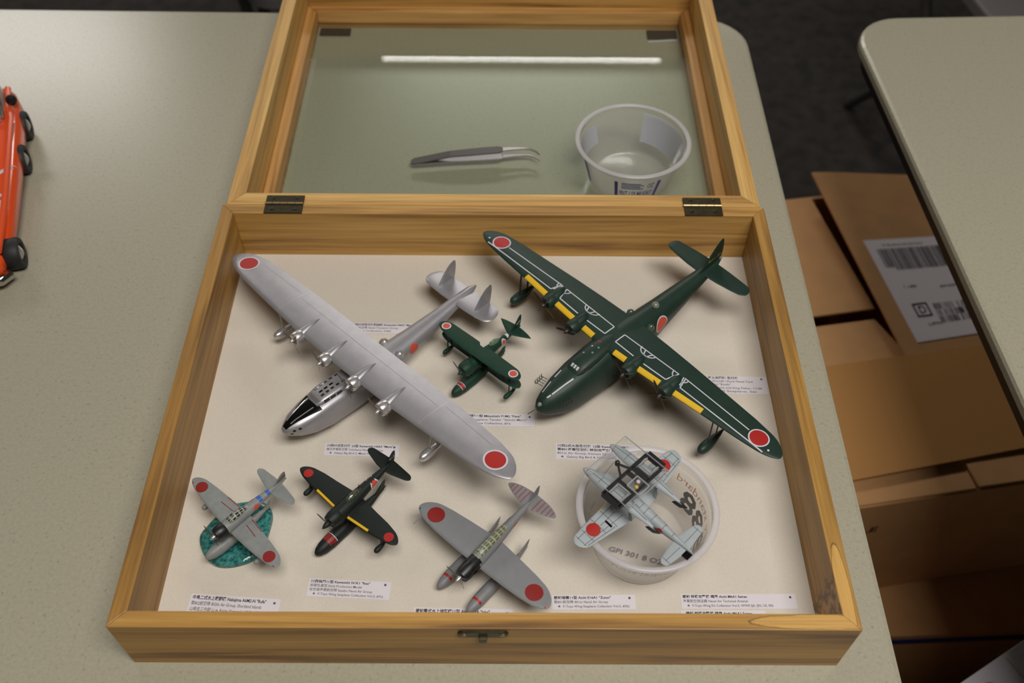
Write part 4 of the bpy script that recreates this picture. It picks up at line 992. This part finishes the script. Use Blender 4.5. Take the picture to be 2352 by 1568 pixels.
slip('four-line caption slip below the black-green seaplane', -.1114, .0505, .0515, .0118, -2.6, [('\u5ddd\u897f\u5f37\u98a811\u578b Kawanishi N1K1 "Rex"', .76, 1), ('\u524d\u671f\u751f\u7523\u578b Early Production Model', .66, 0), ('\u4f50\u4e16\u4fdd\u6d77\u8ecd\u822a\u7a7a\u968a Sasebo Naval Air Group', .80, 0), ('\u2605  F-Toys Wing Seaplane Collection Vol.2, #7a)', .90, 0)])
slip('caption slip half hidden by the front board below the twin-float seaplane', -.0448, .0318, .0608, .0150, -.8, [('\u611b\u77e5\u96f6\u5f0f\u6c34\u4e0a\u5075\u5bdf\u6a5f11\u578b Aichi E13A "Jake"', .78, 1), ('\u7b2c\u4e00\u822a\u7a7a\u968a Naval Air Group', .6, 0)], pitch=.0037)
slip('caption slip near the nose of the silver flying boat', -.1137, .1504, .0513, .0098, -1.2, [('\u5ddd\u897f97\u5f0f\u98db\u884c\u8247 23\u578b Kawanishi H6K5 "Mavis"', .94, 1), ('\u6a2a\u6d5c\u6d77\u8ecd\u822a\u7a7a\u968a Yokohama Naval Air Group', .80, 0), ('\u2605  Galaxy Big Bird 3, Mavis H6K5', .64, 0)])
slip('caption slip partly under the clear tub in the case', .0453, .1514, .0560, .0128, -1.7, [('\u5ddd\u897f2\u5f0f\u5927\u578b\u98db\u884c\u8247 12\u578b Kawanishi H8K2', .92, 1), ('\u7b2c801\u6d77\u8ecd\u822a\u7a7a\u968a \u7279\u5225\u653b\u6483\u968a \u8a98\u5c0e\u968a', .86, 1), ('801st Air Group, Kanoya Special Unit', .84, 0), ('\u2605  Galaxy Big Bird 4, H8K2 Emily', .72, 0)], mark=False)
slip('three-line caption slip beside the wingtip of the twin-float seaplane', .0400, .0401, .0516, .0094, .6, [('\u611b\u77e5\u745e\u96f211\u578b Aichi E16A1 "Zuiun"', .72, 1), ('\u7b2c801\u822a\u7a7a\u968a 801st Naval Air Group', .68, 0), ('\u2605  F-Toys Wing Seaplane Collection Vol.2, #2b)', .90, 0)])
slip('widest caption slip, in front of the tub in the case', .1198, .0413, .0715, .0097, .3, [('\u611b\u77e5 \u7279\u6b8a\u653b\u6483\u6a5f \u6674\u5d50 Aichi M6A1 Seiran', .58, 1), ('\u6d77\u8ecd\u822a\u7a7a\u6280\u8853\u5ee0 Naval Air Technical Arsenal', .58, 0), ('\u2605  F-Toys Wing Kit Collection Vol.3, WWII IJA, IJN, US, RN', .77, 0)])
slip('caption slip mostly hidden by the front board beside the corner knot', .1188, .0306, .0520, .0100, .3, [('   \u611b\u77e5 \u7279\u6b8a\u653b\u6483\u6a5f \u6674\u5d50 Aichi M6A1 Seiran', .86, 1)], mark=False, pitch=.0034)
slip('caption slip between the green biplane and the nose of the green flying boat', -.0235, .1758, .0546, .0102, -.5, [('\u4e09\u83f1\u96f6\u89b3\u4e00\u578b Mitsubishi F1M2 "Pete"', .84, 1), ('\u8b83\u5c90\u4e38 Seaplane Tender "Sanuki Maru"', .92, 0), ('\u2605  Seaplane Collection, #1a', .66, 0)])
slip('caption slip under the tail of the silver flying boat', -.1080, .2590, .0530, .0100, -.6, [('\u5ddd\u897f97\u5f0f\u98db\u884c\u8247\u8f38\u9001\u6a5f Kawanishi H6K2 "Mavis"', .94, 1), ('\u6d77\u8ecd\u822a\u7a7a\u968a Naval Transport Group', .70, 0), ('Seaplane Collection, H6K', .60, 0)])
slip('five-line caption slip behind the wing of the green flying boat', .1480, .2108, .0525, .0158, -1.4, [('\u65b0\u660e\u548c \u6d77\u4e0a\u81ea\u885b\u968a \u98db\u884c\u8247', .62, 1), ('Kawanishi Aircraft / Kure Naval Yard', .82, 0), ('(Allied code) "Emily"', .50, 0), ('With Rufe, Mavis and King Fisher, 1/144', .94, 0), ('Vol 7, 1/700 Seaplane, Set', .86, 0)])
slip('caption slip under the tail of the green flying boat', .0900, .2738, .0300, .0095, -3.2, [('\u4e8c\u5f0f\u5927\u8247 H8K Emily', .9, 1), ('Naval Air Group', .7, 0)], mark=False)
# ------------------------------------------------------------------ toy car at the edge of the table
ca = thing('toy_car', 'orange-red six-wheeled toy car with chrome bumper on the table', 'toy car', (-0.4165, 0.3165, ZT), (0, 0, math.atan2(-.962, .273)))
OR = mat('orange_red_enamel', (226, 78, 26), .22, coat=.5); CHR = mat('chrome', (205, 205, 205), .08, 1.0); TYRE = mat('tyre_rubber', (26, 26, 27), .6)
body = MB().body([(.022, .013, .020, .018, .008, 3), (.018, .014, .026, .021, .006, 3.4), (.0, .015, .0325, .025, .005, 3.6), (-.04, .016, .0350, .028, .005, 3.8), (-.09, .016, .0368, .030, .005, 3.8), (-.15, .017, .0378, .032, .005, 3.8), (-.182, .017, .036, .033, .006, 3.6), (-.200, .018, .031, .032, .008, 3), (-.209, .019, .024, .028, .012, 3)], 28)
bo = body.build('body', OR, ca); bbv = body.bvh()
for y0 in (.027, -.027): MB().tube([(.010, y0, .0265), (-.05, y0 * 1.12, .0290), (-.15, y0 * 1.16, .0315), (-.198, y0, .0320)], .0028, 8).build('fender_ridge', OR, bo)
cabm = MB().body([(-.158, .030, .024, .032, .03), (-.172, .032, .025, .046, .03, 3), (-.188, .032, .025, .050, .03, 3), (-.200, .032, .022, .044, .03, 3), (-.206, .030, .018, .034, .03)], 20).build('cabin_glass', mat('car_glass', (150, 156, 150), .1, coat=.5), ca)
for sy in (1, -1):
    MB().tube([(-.154, sy * .025, .032), (-.176, sy * .0245, .050), (-.200, sy * .0225, .048)], .0016, 8).build('window_frame', CHR, cabm)
    MB().lathe([(-.004, .001), (-.003, .004), (0, .005), (.003, .004), (.004, .001)], 'x', (-.172, sy * .033, .037), 12).build('wing_mirror', BLACK, ca)
MB().tube([(-.154, -.025, .032), (-.176, -.0245, .050), (-.176, .0245, .050), (-.154, .025, .032)], .0016, 8).build('windscreen_frame', CHR, cabm)
MB().tube([(.018, -.030, .009), (.025, -.024, .010), (.027, 0, .010), (.025, .024, .010), (.018, .030, .009)], .0042, 10).build('bumper', CHR, ca)
for x in (0.0, -.118, -.166, -.232):
    if x == -.232: continue
    for sy in (1, -1):
        wh = MB().lathe([(-.006, .008), (-.006, .0118), (-.0045, .0128), (.0045, .0128), (.006, .0118), (.006, .008), (.0045, .0075), (-.0045, .0075)], 'y', (x, sy * .0335, .0128), 24).build('wheel', TYRE, ca)
        MB().lathe([(-.004, .0076), (sy * .004, .0074), (sy * .0052, .005), (sy * .0066, .002), (sy * .0066, .0004)] if sy > 0 else [(.004, .0076), (-.004, .0074), (-.0052, .005), (-.0066, .002), (-.0066, .0004)], 'y', (x, sy * .0335, .0128), 16).build('hub', CHR, wh)
for pts, m_, w_ in (([(-.070, .008), (-.080, .020), (-.092, .0345)], WHITE, .0035), ([(-.058, .006), (-.064, .018), (-.056, .026)], WHITE, .0025), ([(-.040, .010), (-.036, .020)], YELLOW, .005), ([(-.028, .026), (-.050, .027)], WHITE, .0045),
                    ([(-.052, .012), (-.046, .020)], YELLOW, .004), ([(-.140, .014), (-.152, .022)], BLUE, .006), ([(-.012, .016), (-.008, .028)], WHITE, .0025), ([(-.100, .004), (-.112, .022)], YELLOW, .003), ([(-.125, .032), (-.150, .033)], mat('olive_stripe', (120, 84, 40), .4), .002)):
    vs, fs = strip_pts(pts, w_, .003)
    out, ok = [], []
    for a, b in vs:
        h = bbv.ray_cast(Vector((a, b, .2)), Vector((0, 0, -1))); ok.append(h[0] is not None); out.append(tuple((h[0] or Vector((0, 0, 0))) + Vector((0, 0, .0003))))
    MB().add(out, [f for f in fs if all(ok[i] for i in f)]).build('painted_flash', m_, bo)

# ------------------------------------------------------------------ cardboard boxes between the tables
bx = thing('cardboard_box', 'upper cardboard box with loose top flaps and a shipping label', 'box', (0.400, 0.2830, 0.202), (0, 0, R(9.5)))
X0, X1, Y1, HB = -0.16, 0.34, 0.46, 0.225
th = .004
MB().box(X0, X1, 0, th, .0, HB).build('side_panel', CARD, bx, smooth=0)
MB().box(X0, X1, Y1 - th, Y1, .0, HB).build('side_panel', CARD, bx, smooth=0)
MB().box(X0, X0 + th, th, Y1 - th, .0, HB).build('side_panel', CARD, bx, smooth=0)
MB().box(X1 - th, X1, th, Y1 - th, .0, HB).build('side_panel', CARD, bx, smooth=0)
MB().box(X0 + th, X1 - th, th, Y1 - th, .0, th).build('bottom_panel', CARD, bx, smooth=0)
def sheet(pts, t, name, m, parent, bev=.0006):
    """thin slab over four points (any height), thickness t downward"""
    top = [Vector(p) for p in pts]; return MB().rings([[p - Vector((0, 0, t)) for p in top], top]).build(name, m, parent, smooth=0, bevel=bev)
# minor flaps at the ends, then the two long flaps that do not quite meet
sheet([(X0 + .004, .006, HB - .001), (X1 - .004, .006, HB - .001), (X1 - .06, .20, HB - .006), (X0 + .004, .20, HB - .006)], .003, 'flap', CARD, bx)
sheet([(X0 + .004, Y1 - .004, HB + .000), (.094, Y1 - .004, HB + .003), (.104, Y1 - .20, HB - .002), (X0 + .004, Y1 - .20, HB - .004)], .003, 'flap', CARD, bx)
sheet([(X0 + .002, .002, HB + .003), (.108, .002, HB + .003), (.108, .185, HB + .006), (.098, .245, HB - .004), (X0 + .002, .245, HB - .004)], .003, 'flap', CARD, bx)
def flap_z(x, y):
    """long flap: hinged along X1, its free edge lifting towards the far end"""
    k = max(0.0, min(1.0, (X1 - x) / (X1 - .10))); g = max(0.0, (y - .12) / (Y1 - .12))
    return HB + .003 + k * (.004 + .034 * g)
def flap_sheet(c, t, off, name, m, parent, n=8):
    top = []
    for i in range(n + 1):
        for j in range(n + 1):
            u, v = i / n, j / n
            x, y = ((c[0][k] * (1 - u) + c[1][k] * u) * (1 - v) + (c[3][k] * (1 - u) + c[2][k] * u) * v for k in (0, 1))
            top.append((x, y, flap_z(x, y) + off))
    q = len(top); vs = top + [(x, y, z - t) for x, y, z in top]; fs = []
    for i in range(n):
        for j in range(n):
            a = i * (n + 1) + j; fs += [(a, a + 1, a + n + 2, a + n + 1), (q + a, q + a + n + 1, q + a + n + 2, q + a + 1)]
    rim = [i * (n + 1) for i in range(n + 1)] + [n * (n + 1) + j for j in range(1, n + 1)] + [i * (n + 1) + n for i in range(n - 1, -1, -1)] + [j for j in range(n - 1, 0, -1)]
    for a, b in zip(rim, rim[1:] + rim[:1]): fs.append((a, b, q + b, q + a))
    return MB().add(vs, fs).build(name, m, parent, smooth=30)
lf = flap_sheet([(.1095, .002), (X1, .002), (X1, Y1 - .002), (.088, Y1 + .004)], .003, 0, 'flap', CARD, bx)
sheet([(X0, .022, HB + .0098), (.235, .040, HB + .0098), (.205, .175, HB + .0130), (X0, .175, HB + .0110)], .0006, 'packing_tape', TAPE, bx, .0)
LC = [(.1225, .190), (.2300, .196), (.2300, .348), (.1145, .345)]
sl = flap_sheet(LC, .0004, .0008, 'shipping_label', mat('label_stock', (238, 230, 236), .6), bx)
def on_label(u, v, dz=.0011):
    x, y = ((LC[0][k] * (1 - u) + LC[1][k] * u) * (1 - v) + (LC[3][k] * (1 - u) + LC[2][k] * u) * v for k in (0, 1))
    return Vector((x, y, flap_z(x, y) + dz))
def lab_rect(mb, u0, u1, v0, v1): mb.add([on_label(u0, v0), on_label(u1, v0), on_label(u1, v1), on_label(u0, v1)], [(0, 1, 2, 3)])
code = MB(); u = .10
while u < .92:
    w = random.choice((.006, .006, .012, .018)); lab_rect(code, u, u + w, .68 + (0 if u > .2 else .03), .90); u += w + random.choice((.006, .008, .014))
code.build('barcode', INK, sl, smooth=0)
dm = MB()
for i in range(40):
    for j in range(3):
        if i < 2 or i > 37 or random.random() < .72: lab_rect(dm, .40 + i * .0145, .400 + i * .0145 + random.choice((.005, .008, .011)), .14 + j * .064, .198 + j * .064)
dm.build('stacked_barcode', INK, sl, smooth=0)
lg = MB()
for r_ in ((.16, .34, .33, .345), (.16, .34, .215, .23), (.16, .18, .215, .345), (.32, .34, .215, .345)): lab_rect(lg, *r_)
lg.build('postal_emblem', INK, sl, smooth=0)
for txt, u0, v0, du, dv in (('D', .205, .247, .09, .10), ('1 LBS', .17, .50, .16, .03), ('SHIP', .60, .47, .2, .03), ('UPN', .23, .13, .16, .035), ('TRACKING', .18, .93, .5, .02)):
    vs, fs = text_mesh(txt, 1.0, .01); mx = max(v[0] for v in vs)
    MB().add([on_label(u0 + du * v[0] / mx, v0 + dv * v[1]) for v in vs], fs).build('printed_word', INK, sl, smooth=0)
vs, fs = text_mesh('FRAGILE', 1.0, .02); mx = max(v[0] for v in vs)
MB().add([(X0 + .10 + .075 * v[0] / mx, -.0005, HB - .060 + .016 * v[1]) for v in vs], fs).build('printed_word', mat('box_ink', (48, 36, 28), .8), bx, smooth=0)

b2 = thing('cardboard_box', 'lower cardboard box with a blue tape line along its edge', 'box', (0.400, 0.2300, 0.0), (0, 0, R(2.5)))
MB().box(-.20, .45, 0, .004, 0, .197).build('side_panel', CARD, b2, smooth=0)
MB().box(-.20, .45, .50, .504, 0, .197).build('side_panel', CARD, b2, smooth=0)
MB().box(-.20, -.196, .004, .50, 0, .197).build('side_panel', CARD, b2, smooth=0)
MB().box(.446, .45, .004, .50, 0, .197).build('side_panel', CARD, b2, smooth=0)
MB().box(-.20, .45, 0, .250, .197, .200).build('flap', CARD, b2, smooth=0)
MB().box(-.20, .45, .252, .504, .197, .200).build('flap', CARD, b2, smooth=0)
MB().box(-.20, .45, -.0012, -.0002, .178, .190).build('blue_tape', mat('blue_tape', (34, 44, 120), .4), b2, smooth=0)
MB().box(-.20, .45, .215, .285, .2000, .2006).build('packing_tape', TAPE, b2, smooth=0)

wc = thing('white_carton', 'white carton with a red emblem standing in front of the cardboard boxes', 'carton', (0.400, 0.080, 0.0), (0, 0, R(29.6)))
MB().box(-.01, .30, -.20, 0, 0, .45).build('carton_body', mat('white_card', (214, 208, 214), .6), wc, smooth=0, bevel=.001)
em = MB().lathe([(0, .011), (.0004, .011)], 'z', (.040, -.022, .4502), 24).build('emblem', mat('emblem_red', (196, 66, 48), .5), wc)
MB().lathe([(0, .006), (.0003, .006)], 'z', (.038, -.024, .4507), 16).build('emblem_figure', mat('emblem_brown', (120, 70, 50), .5), em)
MB().box(.075, .0765, -.12, -.004, .4500, .4506).build('lid_fold', mat('fold_grey', (180, 176, 180), .6), wc, smooth=0)
